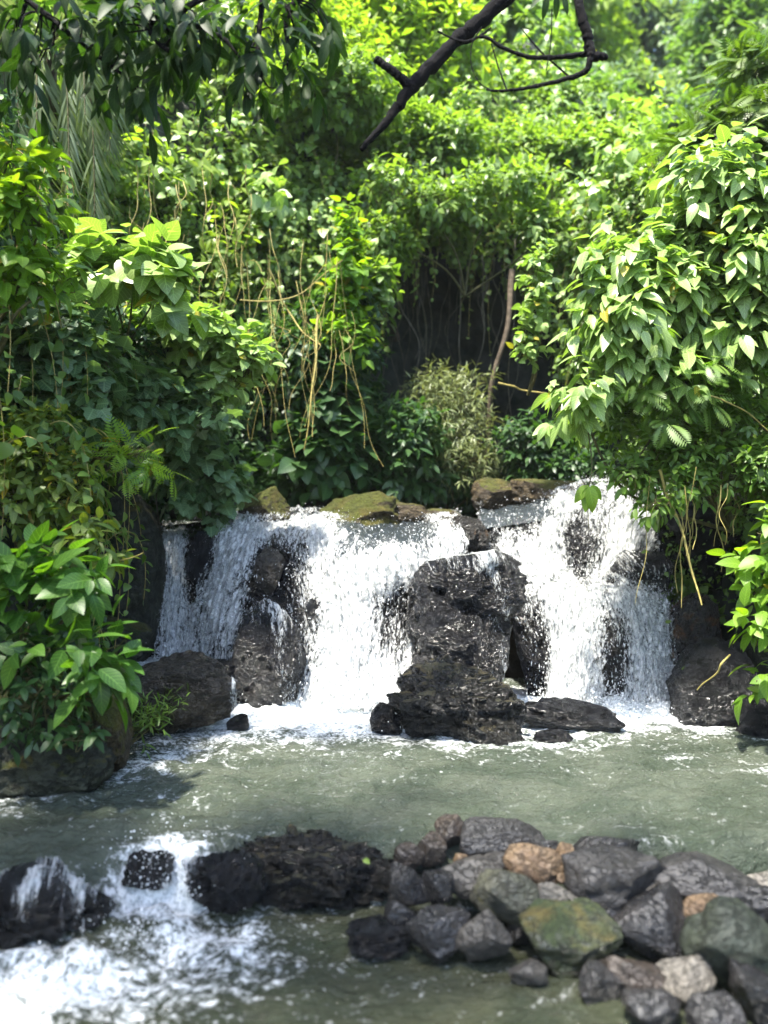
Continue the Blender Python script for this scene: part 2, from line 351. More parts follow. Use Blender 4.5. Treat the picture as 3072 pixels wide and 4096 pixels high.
def tm_lobed():
    ang = [200, 155, 118, 100, 62, 38, 0]; rad = [0.16, 0.44, 0.30, 0.50, 0.33, 0.58, 0]
    L = [(0.38 + r * math.cos(math.radians(a)), r * math.sin(math.radians(a))) for a, r in zip(ang[:6], rad[:6])]
    L = [(0.25, 0.10), (0.10, 0.34), (0.34, 0.30), (0.48, 0.52), (0.60, 0.28), (0.80, 0.26), (1.0, 0.0)]
    P = [(0.28, 0.0)] + L + [(x, -y) for x, y in L[:-1][::-1]]
    V = [(0.42, 0, 0)] + [(x, y, 0.07 * abs(y)) for x, y in P]; n = len(P)
    Ft = [(0, 1 + (k + 1) % n, 1 + k) for k in range(n)]
    V = np.array(V, float); return V, [np.array(Ft)], np.stack([V[:, 0], np.clip(V[:, 1] / 0.5, -1, 1)], 1)
def tm_pinnate(pairs=9, ll=0.30, w=0.34, droop=0.1):
    """a feather of small leaflets either side of a stalk"""
    V, Fq, lu = [], [], []
    for k in range(pairs):
        t = 0.12 + 0.86 * k / (pairs - 1); L = ll * math.sin(math.pi * (0.18 + 0.74 * (k / (pairs - 1)))) ** 0.7
        for s in (-1, 1):
            d = np.array([0.45, s * 0.9, -droop]); d /= np.linalg.norm(d); sd = np.array([0.9, -s * 0.45, 0])
            o = np.array([t, 0, 0]); i = len(V)
            V += [o, o + d * L * .5 + sd * L * w / 2, o + d * L, o + d * L * .5 - sd * L * w / 2]
            Fq.append((i, i + 1, i + 2, i + 3) if s > 0 else (i, i + 3, i + 2, i + 1)); lu += [(0, 0), (.5, 1), (1, 0), (.5, -1)]
    i = len(V); V += [np.array(p) for p in ((0, .006, 0), (0, -.006, 0), (1, -.003, 0), (1, .003, 0))]; Fq.append((i, i + 1, i + 2, i + 3)); lu += [(0, 0)] * 4
    return np.array(V, float), [np.array(Fq)], np.array(lu, float)
TM = dict(oval=tm_oval(), detail=tm_oval(0.52, 0.10, 6, 0.42), ovate=tm_oval(0.44, 0.11, 6, 0.38), heart=tm_oval(0.80, 0.09, 6, 0.34), lance=tm_oval(0.30, 0.12, 5, 0.5), narrow=tm_oval(0.15, 0.1, 3, 0.45),
          blade=tm_oval(0.055, 0.1, 4, 0.4), kite=tm_kite(), broadkite=tm_kite(0.7), lobed=tm_lobed(), pinnate=tm_pinnate(), frond=tm_pinnate(11, 0.34, 0.28, 0.25), palm=tm_pinnate(26, 0.42, 0.07, 0.75))

def leaves_geo(O, D, N, L, tmpl, rng, curl=0.25):
    TV, TF, TU = TM[tmpl]; n, k = len(O), len(TV)
    D = nrm(D); Sd = nrm(np.cross(N, D)); N = np.cross(D, Sd)
    L = np.broadcast_to(L, (n,)); c = curl * (0.4 + 1.2 * rng.random(n))
    tw = (rng.random(n) - .5) * .5
    t, s, h = TV[:, 0], TV[:, 1], TV[:, 2]
    hh = h[None] - c[:, None] * t[None] ** 2 + tw[:, None] * (t * s)[None] * 1.5
    V = O[:, None] + L[:, None, None] * (D[:, None] * t[None, :, None] + Sd[:, None] * s[None, :, None] + N[:, None] * hh[..., None])
    off = (np.arange(n) * k)[:, None, None]
    Fs = [(f[None] + off).reshape(-1, f.shape[1]) for f in TF]
    A = np.concatenate([np.broadcast_to(TU[None], (n, k, 2)), np.broadcast_to(rng.random(n)[:, None, None], (n, k, 1))], -1)
    return V.reshape(-1, 3), Fs, A.reshape(-1, 3)

def merge(parts):
    Vs, As, by, off = [], [], {}, 0
    for V, Fs, A in parts:
        for f in Fs: by.setdefault(f.shape[1], []).append(f + off)
        Vs.append(V); As.append(A); off += len(V)
    return np.concatenate(Vs), [np.concatenate(v) for v in by.values()], np.concatenate(As)

def sprigs(lobes, n, per, L, tmpl, rng, sub=7, subr=0.42, droop=0.35, slen=0.5, up=0.25, face=0.45, fill=0.5, curl=0.25):
    """n sprigs of `per` leaves over knobbly lobes; lobes: (centre, (rx, ry, rz)). Returns leaf geometry and sprig feet."""
    C = np.array([l[0] for l in lobes]); R = np.array([l[1] for l in lobes])
    SC, SR, SA = [], [], []
    for c, r in zip(C, R):
        u = nrm(rng.normal(size=(sub, 3)) + np.array([0, -face, 0.15])); q = (0.45 + 0.4 * rng.random(sub))[:, None]
        SC.append(c + u * r * q); SR.append(r[None] * (subr * (0.65 + 0.7 * rng.random(sub)))[:, None]); SA.append(np.full(sub, r[0] * r[2]) / sub)
    SC, SR, SA = np.concatenate(SC), np.concatenate(SR), np.concatenate(SA); SA = SA * (0.5 + rng.random(len(SA))); SA /= SA.sum()
    pick = rng.choice(len(SC), n, p=SA)
    u = nrm(rng.normal(size=(n, 3)) + np.array([0, -face, 0.3])); q = fill + (1.08 - fill) * rng.random(n) ** 0.6
    P = SC[pick] + u * SR[pick] * q[:, None]
    ax = nrm(u * 0.8 + rng.normal(size=(n, 3)) * 0.35 + np.array([0, 0, up]))
    ref = nrm(np.cross(ax, rng.normal(size=(n, 3)))); ref2 = np.cross(ax, ref)
    k = np.arange(per); a = (k * 2.4)[None] + rng.random((n, 1)) * 6.28 + rng.normal(size=(n, per)) * .3
    rad = ref[:, None] * np.cos(a)[..., None] + ref2[:, None] * np.sin(a)[..., None]
    tpos = (k / max(1, per - 1))[None]
    d = rad * (0.95 - 0.45 * tpos)[..., None] + ax[:, None] * (0.35 + 0.5 * tpos)[..., None] + np.array([0, 0, -droop])
    O = P[:, None] + ax[:, None] * (tpos * L * slen * per ** .5)[..., None]
    nn = ax[:, None] + np.array([0, 0, 0.9]) + rng.normal(size=(n, per, 3)) * .25
    LL = L * (0.45 + 0.85 * rng.random((n, per)) ** .8)
    g = leaves_geo(O.reshape(-1, 3), d.reshape(-1, 3), nn.reshape(-1, 3), LL.ravel(), tmpl, rng, curl)
    return g, P, C

SEED = [100]
def plant(name, label, cat, lobes, n, per, leaf_px, tmpl, mat, group=None, root=None, stem_mat='stem', stem_r=0.012, kinds=('stem', 'foliage'), extra=None, **kw):
    """lobes: (px, py, D, rx_px, ry_px[, depth_factor]); a thing with one stem part and one foliage part"""
    SEED[0] += 1; rng = np.random.default_rng(SEED[0])
    LB = []
    for l in lobes:
        px, py, D, rx, ry = l[:5]; df = l[5] if len(l) > 5 else 0.8
        LB.append((W(px, py, D), np.array([rx / F * D, df * 0.5 * (rx + ry) / F * D, ry / F * D])))
    L = leaf_px / F * lobes[0][2]
    base = np.mean([l[0] for l in LB], 0); low = min(l[0][2] - l[1][2] for l in LB)
    root = np.array(root, float) if root is not None else np.array([base[0], base[1] + 0.4, low - 0.3])
    t = empty(name, root, label, cat, group)
    g, P, C = sprigs(LB, n, per, L, tmpl, rng, **kw)
    paths, rr = [], []
    for c in C:
        mid = (root + c) / 2 + rng.normal(size=3) * 0.12 * np.linalg.norm(c - root)
        paths.append(smooth_path([root, mid, c], 12)); rr.append(np.linspace(stem_r * 1.6, stem_r * .7, 12))
    idx = rng.permutation(len(P))[:min(len(P), 260)]
    for i in idx:
        c = C[np.argmin(np.linalg.norm(C - P[i], axis=1))]
        mid = (c + P[i]) / 2 + rng.normal(size=3) * 0.06
        paths.append(smooth_path([c, mid, P[i] + (P[i] - mid) * .15], 6)); rr.append(np.linspace(stem_r * .5, stem_r * .2, 6))
    V, Fc = tubes(paths, rr, 4)
    build(kinds[0], V, Fc, M[stem_mat], t)
    parts = [g] + (extra or [])
    V, Fs, A = merge(parts)
    build(kinds[1], V, Fs, LM[mat], t, attrs={'leaf': A})
    return t

# ------------------------------------------------------------------ rocks
_ico = {}
def ico(sub):
    if sub not in _ico:
        bm = bmesh.new(); bmesh.ops.create_icosphere(bm, subdivisions=sub, radius=1)
        _ico[sub] = (np.array([v.co[:] for v in bm.verts]), np.array([[v.index for v in f.verts] for f in bm.faces])); bm.free()
    return _ico[sub]
def rock_shape(seed, sub=5, cuts=8, box=2.6, lump=0.16, fine=0.05, cutd=(0.62, 0.9), strata=0.0, lean=0.0, taper=0.0):
    rng = np.random.default_rng(seed); v, f = ico(sub)
    p = v / (np.abs(v) ** box).sum(1, keepdims=True) ** (1 / box)
    p = p * (1 + lump * fbm(v * 1.3 + seed * 3.7, 3, seed))[:, None]
    for k in range(cuts):
        n = nrm(rng.normal(size=3)); d = rng.uniform(*cutd); x = p @ n
        p = p - n[None] * (np.maximum(x - d, 0) * 0.92)[:, None]
    q = p * 2.2 + seed
    p = p + v * (fine * ridge(q, 4, seed + 5) + fine * 0.55 * fbm(p * 9 + seed, 4, seed + 9) + fine * .30 * ridge(p * 17 + seed, 2, seed + 3))[:, None]
    if taper: p = p * (1 - taper * p[:, 2:3] * np.array([1, 1, 0]))
    if strata: p = p + v * (strata * (vn(np.stack([p[:, 0] * 1.2, p[:, 1] * 1.2, p[:, 2] * 9 + p[:, 0] * 1.5], 1), seed)))[:, None]
    mn, mx = p.min(0), p.max(0); p = (p - (mn + mx) / 2) / ((mx - mn) / 2)
    if lean: p[:, 0] += lean * p[:, 2]
    return p, f
def rock(name, label, mat, px, py, w_px, h_px, D, seed, cat='rock', group=None, depth=0.85, rot=0.0, sub=5, **kw):
    """a boulder whose outline fills w_px x h_px about pixel (px, py) at depth D; rot tilts it in degrees"""
    p, f = rock_shape(seed, sub, **kw)
    a = math.radians(rot); R = np.array([[math.cos(a), 0, -math.sin(a)], [0, 1, 0], [math.sin(a), 0, math.cos(a)]])
    sx, sz = w_px / 2 / F * D, h_px / 2 / F * D
    if rot:
        c, s = abs(math.cos(a)), abs(math.sin(a)); det = max(0.2, c * c - s * s)
        p = p * np.array([sx, 1, sz]); p = p @ R.T
        mn, mx = p.min(0), p.max(0); p = p - (mn + mx) / 2; p[:, 0] *= sx / ((mx - mn)[0] / 2); p[:, 2] *= sz / ((mx - mn)[2] / 2)
        p[:, 1] *= depth * (sx + sz) / 2
    else: p = p * np.array([sx, depth * (sx + sz) / 2, sz])
    c = W(px, py, D)
    return tag(build(name, p + c, f, M[mat], origin=c - np.array([0, 0, sz])), label, cat, group)

# ------------------------------------------------------------------ the gorge: ground, cliff and hill
PC = np.array([(-9, -6), (-6, 1), (-4.6, 4), (-3.5, 5.2), (-2.95, 5.8), (-2.85, 6.5), (-3.2, 7.4), (-3.6, 8.4), (-3.4, 9.6), (-2.5, 10.6), (-1.2, 11.5), (-0.3, 12.8),
               (.8, 14.2), (2.0, 14.5), (3.0, 13.2), (3.5, 11.3), (3.6, 9.7), (3.8, 8.2), (4.2, 6.6), (4.9, 5), (5.8, 3), (7.4, 0), (9.4, -6)], float)
NS = 200
ss = np.linspace(0, len(PC) - 1, NS); pc = catmull(PC, ss)
outw = nrm(pc - np.array([0.3, 4.5])); cave = np.exp(-((ss - 12.6) / 1.9) ** 2); lefth = np.exp(-((ss - 8.2) / 2.6) ** 2); righth = sstep(13.2, 15.2, ss)
ST = [(-0.9, 0.0, 0.0), (0.8, 0.15, 0.0), (2.2, 0.4, 0.1), (3.6, 0.8, 0.2), (4.8, 1.1, 0.0), (5.6, 1.4, -1.4), (6.4, 1.6, -1.5), (8.0, 2.1, -0.6), (10.4, 3.2, 1.3), (13.6, 7.0, 5.5), (17, 30, 30), (22, 120, 120)]
rows = []
for z, o1, o2 in ST:
    off = o1 * (1 - cave) + o2 * cave
    zz = np.full(NS, z) + (lefth * 0.12 * max(0, z - 3.5) if z < 14 else lefth * 2) - righth * 0.72 * max(0, min(z, 17) - 6.4) + (cave * .75 + .55 * vn(np.stack([ss * 1.1, ss * 0, ss * 0], 1), 77) if 4 < z < 9 else 0)
    rows.append(np.concatenate([pc + outw * off[:, None], zz[:, None]], 1))
rows = np.array(rows)                                      # (12, NS, 3)
tv = np.concatenate([np.linspace(0, 8, 70), np.linspace(8.15, len(ST) - 1, 24)])
cl = np.stack([catmull(rows[:, i], tv) for i in range(NS)], 0)   # (NS, 94, 3)
clp = cl.reshape(-1, 3)
amp = np.where(clp[:, 2] < 9, 0.16, 0.5) + np.repeat(cave, len(tv)) * np.where(clp[:, 2] < 6.5, .28, 0)
dn = np.concatenate([np.repeat(outw, len(tv), 0), np.zeros((len(clp), 1))], 1)
clp = clp + dn * (amp * (fbm(clp * 0.9, 5, 3) + .25 * ridge(clp * np.array([2.2, 2.2, .9]), 3, 4)))[:, None] + np.array([0, 0, 1]) * (0.1 * fbm(clp * 1.4, 3, 8))[:, None]
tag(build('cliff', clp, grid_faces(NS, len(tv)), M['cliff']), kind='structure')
CLG = clp.reshape(NS, len(tv), 3)
def cliff_at(s, t):
    """surface point and outward (gorge-facing) normal at grid parameters"""
    i = np.clip(s.astype(int), 0, NS - 2); j = np.clip(t.astype(int), 0, len(tv) - 2); a, b = (s - i)[:, None], (t - j)[:, None]
    p = (CLG[i, j] * (1 - a) + CLG[i + 1, j] * a) * (1 - b) + (CLG[i, j + 1] * (1 - a) + CLG[i + 1, j + 1] * a) * b
    n = nrm(np.cross(CLG[i, np.minimum(j + 1, len(tv) - 1)] - CLG[i, j], CLG[i + 1, j] - CLG[i, j]))
    c = np.array([0.3, 4.5, 6.0]); n = n * np.sign(((c - p) * n).sum(1, keepdims=True)); return p, n

# ground: one sheet, bed of the lower stream, pool and upper stream inside the gorge, carried out to the horizon under the hill
gx = np.concatenate([np.linspace(-300, -10, 12), np.linspace(-9, 9, 120), np.linspace(10, 300, 12)])
gy = np.concatenate([np.linspace(-200, -6, 10), np.linspace(-5, 16, 140), np.linspace(17, 400, 14)])
GX, GY = np.meshgrid(gx, gy, indexing='ij'); gp = np.stack([GX.ravel(), GY.ravel(), np.zeros(GX.size)], 1)
z = -0.85 + 0.35 * sstep(4.0, 5.0, gp[:, 1]) + 1.95 * sstep(9.3, 10.2, gp[:, 1]) * sstep(22, 16, gp[:, 1])
gp[:, 2] = z + 0.12 * fbm(gp * 0.9, 4, 21)
tag(build('ground', gp, grid_faces(len(gx), len(gy)), M['soil']), kind='structure')

# ------------------------------------------------------------------ water surfaces
def segdist(p, a, b):
    ab = b - a; t = np.clip(((p - a) @ ab) / (ab @ ab), 0, 1); return np.linalg.norm(p - (a + t[:, None] * ab), axis=1)
nx, ny = 460, 400
GX, GY = np.meshgrid(np.linspace(-5, 5.5, nx), np.linspace(3.95, 9.3, ny), indexing='ij')
X, Y = GX.ravel(), GY.ravel(); P2 = np.stack([X, Y], 1); P3 = np.stack([X, Y * 1.4, np.zeros_like(X)], 1)
dl = segdist(P2, np.array([-1.25, 7.85]), np.array([0.35, 7.75])); dr = segdist(P2, np.array([1.45, 7.85]), np.array([2.95, 7.85]))
dleft = segdist(P2, np.array([-1.75, 6.3]), np.array([-2.6, 5.4])); dlb = segdist(P2, np.array([-1.9, 7.0]), np.array([-0.9, 7.1]))
turb = np.maximum(np.exp(-dl / 0.40), np.exp(-dr / 0.38))
foam = 1.15 * np.exp(-(dl / 0.75) ** 1.6) + 1.15 * np.exp(-(dr / 0.65) ** 1.6) + 0.42 * np.exp(-(dleft / 0.35) ** 1.3) + 0.25 * np.exp(-(dl / 1.2) ** 2) + 0.2 * np.exp(-(dr / 1.0) ** 2)
foam += 0.17 + 0.12 * sstep(0.1, 0.7, fbm(P3 * np.array([.7, 1.3, 1]), 3, 44))
yd = 4.52 + 0.33 * sstep(-1.15, -0.75, X) + 0.10 * vn(np.stack([X * 1.5, X * 0, X * 0], 1), 5) + 0.15 * np.exp(-((X + 1.3) / 0.35) ** 2) - 0.1 * sstep(-1.6, -2.2, X)
drop = sstep(0.0, 0.42, yd - Y)
foam += 0.9 * np.exp(-((X + 1.28) / 0.25) ** 2) * sstep(-0.12, 0.15, yd - Y) + 0.15 * drop
z = 0.024 * fbm(P3 * 3.2, 4, 50) + 0.015 * ridge(P3 * 7, 3, 52) + turb * (0.05 * fbm(P3 * 5, 4, 53) + 0.07)
z += 0.05 * np.exp(-((X + 2.1) / .6) ** 2 - ((Y - 4.75) / .2) ** 2) - 0.5 * drop
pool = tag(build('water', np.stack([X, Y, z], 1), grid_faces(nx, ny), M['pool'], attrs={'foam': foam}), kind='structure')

nx, ny = 380, 330
GX, GY = np.meshgrid(np.linspace(-6, 6, nx), np.concatenate([np.linspace(-4, 2.4, 50), np.linspace(2.42, 4.9, ny - 50)]), indexing='ij')
X, Y = GX.ravel(), GY.ravel(); P3 = np.stack([X, Y * 1.2, 0 * X], 1)
rap = np.exp(-((X + 1.45 + (4.4 - Y) * 0.25) / 0.75) ** 2) * sstep(4.9, 4.3, Y) * sstep(2.6, 3.9, Y)
rap2 = np.exp(-((X + 0.2) / 1.1) ** 2) * sstep(3.1, 3.9, Y) * 0.55
z = -0.36 + (0.02 + 0.045 * rap + .02 * rap2) * fbm(P3 * 2.6, 4, 61) + 0.012 * ridge(P3 * 6, 2, 62) + 0.06 * rap * ridge(P3 * 3.5, 3, 63) * 0.5 + .10 * rap * sstep(3.7, 4.35, Y)
foam = 0.40 * rap + 0.24 * rap2 + .30 * rap * fbm(P3 * 2.2, 3, 66) + 0.12 * sstep(0, .7, fbm(P3 * 1.1, 3, 64)) + 0.12
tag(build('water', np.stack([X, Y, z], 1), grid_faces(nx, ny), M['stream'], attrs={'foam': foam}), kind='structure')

# upper stream behind the crest, and the small ledge pool on the left
GX, GY = np.meshgrid(np.linspace(-2.9, 1.6, 120), np.linspace(9.7, 13.6, 100), indexing='ij'); X, Y = GX.ravel(), GY.ravel(); P3 = np.stack([X, Y, 0 * X], 1)
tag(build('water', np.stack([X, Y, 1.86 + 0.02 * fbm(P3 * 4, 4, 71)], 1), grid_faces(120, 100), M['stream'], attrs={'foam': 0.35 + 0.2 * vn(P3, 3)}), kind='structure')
GX, GY = np.meshgrid(np.linspace(-3.7, -1.55, 110), np.linspace(7.15, 8.75, 90), indexing='ij'); X, Y = GX.ravel(), GY.ravel(); P3 = np.stack([X, Y, 0 * X], 1)
zz = 0.30 + 0.045 * fbm(P3 * 5, 4, 73) + 0.05 * sstep(7.9, 8.5, Y) - 0.55 * sstep(7.55, 7.2, Y)
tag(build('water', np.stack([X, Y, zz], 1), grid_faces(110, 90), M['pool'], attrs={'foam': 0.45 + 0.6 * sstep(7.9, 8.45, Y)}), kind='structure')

# ------------------------------------------------------------------ the falls: a rock ledge under broken sheets of water
def cascade(name, label, ledge_label, cols, seed, nu=330, nv=300, glass=None):
    """cols: per column a list of (px, py, D, cover) from above the crest to the foot"""
    C = np.array(cols, float)                                    # (nc, ns, 4)
    nc, ns, _ = C.shape
    K = np.empty((nc, ns, 4))
    for a in range(nc):
        for b_ in range(ns): K[a, b_, :3] = W(*C[a, b_, :3]); K[a, b_, 3] = C[a, b_, 3]
    tu = np.linspace(0, nc - 1, nu); tvv = np.linspace(0, ns - 1, nv)
    G1 = np.stack([catmull(K[a], tvv) for a in range(nc)], 0)    # (nc, nv, 4)
    G = np.stack([catmull(G1[:, j], tu) for j in range(nv)], 1)  # (nu, nv, 4)
    P = G[..., :3]; cov = np.clip(G[..., 3], 0, 1.2)
    du = np.gradient(P, axis=0); dv = np.gradient(P, axis=1)
    N = nrm(np.cross(du, dv)); N *= np.sign((N * np.array([0, -1, 0.5])).sum(-1, keepdims=True))
    ul = np.cumsum(np.linalg.norm(du, axis=-1), 0).mean(1); vl = np.cumsum(np.linalg.norm(dv, axis=-1), 1)
    flow = np.stack([np.broadcast_to(ul[:, None], cov.shape), vl, np.zeros_like(cov)], -1)
    fr = grid_faces(nu, nv); flat = lambda a: a.reshape(-1, a.shape[-1]) if a.ndim == 3 else a.ravel()
    Pf, Nf = flat(P), flat(N)
    # the rock
    rk = Pf - Nf * (0.14 + 0.10 * fbm(Pf * 1.8, 3, seed))[:, None] + Nf * (0.05 * ridge(Pf * 4, 4, seed + 2) + 0.015 * fbm(Pf * 18, 3, seed + 4))[:, None]
    R = rk.reshape(nu, nv, 3)
    back = np.concatenate([R, (R[:, -1:] + np.array([0, 0.1, -0.5])), (R[:, -1:] * np.array([1, 0, 0]) + np.array([0, 10.4, -0.9])), (R[:, :1] * np.array([1, 0, 0]) + np.array([0, 10.4, 1.0])), R[:, :1]], 1)
    org = np.array([Pf[:, 0].mean(), 9.2, -0.6])
    tag(build('rock_ledge', back.reshape(-1, 3), grid_faces(nu, nv + 4), M['basalt'], origin=org), ledge_label, 'rock ledge')
    # the water
    t = empty(name, org, label, 'waterfall')
    q = np.stack([flow[..., 0].ravel() * 15, flow[..., 1].ravel() * 3.6, 0 * cov.ravel()], 1); q2 = q * np.array([3, 2.6, 1])
    cv = cov.ravel()
    sh = Pf + Nf * (0.022 * fbm(q, 3, seed + 11) + 0.016 * fbm(q2, 3, seed + 12) + 0.05 * np.clip(cv, 0, 1))[:, None]
    build('water_sheet', sh, fr, M['fall'], t, attrs={'flow': flat(flow), 'cover': cv})
    sh2 = Pf + Nf * (0.09 + 0.028 * fbm(q + 40, 3, seed + 21) + 0.02 * fbm(q2 + 9, 3, seed + 22) + 0.06 * np.clip(cv, 0, 1))[:, None]
    build('water_sheet', sh2, fr, M['fall2'], t, attrs={'flow': flat(flow) + np.array([3.3, 1.7, 0]), 'cover': cv})
    if glass:
        i0, i1, j0, j1 = int(glass[0] * nu), int(glass[1] * nu), int(glass[2] * nv), int(glass[3] * nv)
        ga = (Pf + Nf * (0.052 + 0.022 * fbm(q * np.array([.6, .9, 1]) + 5, 3, seed + 31) + .008 * fbm(q2, 2, seed + 33))[:, None]).reshape(nu, nv, 3)[i0:i1, j0:j1]
        build('glassy_lip', ga.reshape(-1, 3), grid_faces(i1 - i0, j1 - j0), M['glassy'], t)
    # loose drops
    rng = np.random.default_rng(seed)
    wgt = np.clip(cv, 0.05, 1) * (0.3 + (flow[..., 1].ravel() / flow[..., 1].max())); wgt /= wgt.sum()
    n = 4500; i = rng.choice(len(Pf), n, p=wgt)
    c = Pf[i] + Nf[i] * (0.06 + np.abs(rng.normal(size=n)) * 0.085)[:, None] + rng.normal(size=(n, 3)) * 0.02
    dirs = nrm(flat(dv)[i] + rng.normal(size=(n, 3)) * 0.004)
    r = 0.0025 + 0.0042 * rng.random(n) ** 3; ln = r * (1.3 + 3.5 * rng.random(n))
    a = nrm(np.cross(dirs, rng.normal(size=(n, 3)))); b_ = np.cross(dirs, a)
    V = np.stack([c + dirs * ln[:, None], c + a * r[:, None], c + b_ * r[:, None], c - a * r[:, None], c - b_ * r[:, None], c - dirs * ln[:, None]], 1)
    f = np.array([(0, 1, 2), (0, 2, 3), (0, 3, 4), (0, 4, 1), (5, 2, 1), (5, 3, 2), (5, 4, 3), (5, 1, 4)])
    tag(build('spray', V.reshape(-1, 3), (f[None] + 6 * np.arange(n)[:, None, None]).reshape(-1, 3), M['drops'], t), kind='stuff')
    # froth boiling up along the foot
    ft = P[:, -1]; wf = np.clip(cov[:, -1], 0.02, 1) ** 1.5; wf /= wf.sum(); n = 2600
    i = rng.choice(nu, n, p=wf)
    c = ft[i] + np.stack([rng.normal(size=n) * .05, -np.abs(rng.normal(size=n)) * .30 + .1, np.abs(rng.normal(size=n)) ** 1.3 * .08], 1)
    r = 0.004 + 0.009 * rng.random(n) ** 4; v0, f0 = ico(1)
    V = c[:, None] + v0[None] * r[:, None, None] * (1 + .5 * rng.normal(size=(n, 1, 3)).clip(-1, 1))
    tag(build('froth', V.reshape(-1, 3), (f0[None] + len(v0) * np.arange(n)[:, None, None]).reshape(-1, 3), M['drops'], t), kind='stuff')
    return t

FALL_L = cascade('waterfall', 'wide white waterfall spreading left of the tall black rock', 'dark wet rock ledge under the wide fall left of the tall black rock', [
  [(160, 533, 9.7, .5), (162, 542, 9.0, .75), (162, 580, 8.85, .72), (162, 620, 8.75, .72), (162, 662, 8.6, .8)],
  [(180, 531, 9.8, .7), (178, 541, 9.1, .9), (175, 580, 8.9, .85), (174, 620, 8.75, .8), (174, 664, 8.5, .8)],
  [(203, 530, 9.8, .3), (200, 541, 9.1, .2), (196, 580, 8.95, .35), (194, 620, 8.8, .7), (192, 666, 8.5, .85)],
  [(228, 524, 10., .8), (226, 534, 9.2, .95), (216, 578, 8.8, .85), (210, 620, 8.6, .78), (210, 668, 8.45, .8)],
  [(256, 519, 10.2, .9), (252, 531, 9.2, 1.), (242, 565, 8.7, .80), (228, 625, 8.35, .75), (222, 690, 8.1, .5)],
  [(280, 518, 10.3, .8), (274, 533, 9.1, .7), (268, 566, 8.6, .22), (262, 615, 8.2, .30), (256, 704, 7.9, .2)],
  [(305, 517, 10.3, .8), (300, 531, 9.1, .7), (296, 572, 8.6, .45), (302, 632, 8.2, .48), (288, 708, 7.85, .42)],
  [(335, 519, 10.3, .8), (328, 532, 9.0, .9), (328, 572, 8.5, .85), (336, 630, 8.1, .95), (318, 712, 7.7, .85)],
  [(355, 521, 10.3, .6), (358, 533, 9.0, .45), (350, 566, 8.45, .9), (356, 635, 8.05, 1.0), (348, 714, 7.6, 1.1)],
  [(380, 522, 10.3, .55), (386, 534, 9.0, .22), (388, 564, 8.3, .95), (386, 615, 8.15, .46), (376, 714, 7.55, 1.1)],
  [(410, 522, 10.3, .6), (414, 534, 9.0, .35), (414, 566, 8.4, .9), (408, 615, 8.15, .42), (400, 712, 7.55, 1.1)],
  [(436, 521, 10.3, .8), (436, 534, 9.0, .85), (436, 562, 8.55, .9), (430, 630, 8.3, .9), (422, 705, 7.7, 1.1)],
  [(462, 520, 10.3, .8), (460, 533, 9.1, .8), (462, 560, 8.7, .8), (450, 630, 8.4, .8), (446, 702, 7.9, 1.)]], 11, glass=(.60, .93, .02, .47))
FALL_R = cascade('waterfall', 'tall two-step white waterfall dropping between the tall black rock and the dark right bank', 'dark wet rock ledge under the two-step fall right of the tall black rock', [
  [(478, 512, 10.3, .6), (478, 522, 9.6, .5), (486, 548, 9.2, .5), (496, 572, 8.9, .5), (506, 590, 8.5, .4), (520, 640, 8.2, .25), (528, 700, 7.95, .2)],
  [(502, 510, 10.3, .5), (502, 518, 9.65, .35), (506, 546, 9.3, .66), (518, 576, 9.0, .8), (528, 592, 8.55, .6), (540, 645, 8.2, .35), (540, 704, 7.9, .3)],
  [(530, 505, 10.3, .5), (528, 513, 9.7, .4), (530, 545, 9.3, .72), (540, 580, 9.0, 1.), (552, 594, 8.5, .85), (556, 645, 8.2, .85), (556, 706, 7.85, .95)],
  [(556, 497, 10.3, .6), (556, 505, 9.7, .85), (553, 542, 9.3, .80), (560, 581, 9.05, .9), (570, 596, 8.5, .95), (576, 645, 8.15, .95), (576, 707, 7.8, 1.)],
  [(580, 490, 10.3, .8), (580, 498, 9.7, .85), (578, 540, 9.3, .38), (578, 581, 9.1, .45), (590, 597, 8.45, .85), (592, 645, 8.1, .80), (592, 708, 7.75, .9)],
  [(604, 487, 10.3, .8), (604, 495, 9.7, .7), (600, 540, 9.3, .55), (598, 581, 9.1, .75), (606, 597, 8.45, .68), (612, 645, 8.1, .38), (612, 708, 7.75, .48)],
  [(628, 486, 10.3, .6), (628, 493, 9.75, .62), (620, 538, 9.35, .95), (616, 580, 9.1, 1.), (622, 598, 8.5, .85), (630, 648, 8.1, .70), (632, 708, 7.75, .75)],
  [(655, 486, 10.3, .5), (654, 493, 9.8, .66), (640, 536, 9.4, .75), (632, 577, 9.15, .5), (640, 600, 8.55, .75), (648, 650, 8.15, .85), (650, 708, 7.8, .9)],
  [(682, 485, 10.3, .5), (678, 492, 9.85, .7), (658, 532, 9.5, .7), (646, 574, 9.2, .5), (656, 604, 8.7, .7), (662, 652, 8.3, .85), (664, 710, 7.9, 1.)],
  [(700, 484, 10.3, .3), (694, 490, 9.9, .5), (670, 528, 9.6, .4), (656, 573, 9.25, .25), (666, 606, 8.8, .4), (672, 655, 8.4, .5), (674, 710, 8.0, .8)]], 23, glass=(.02, .34, .02, .24))

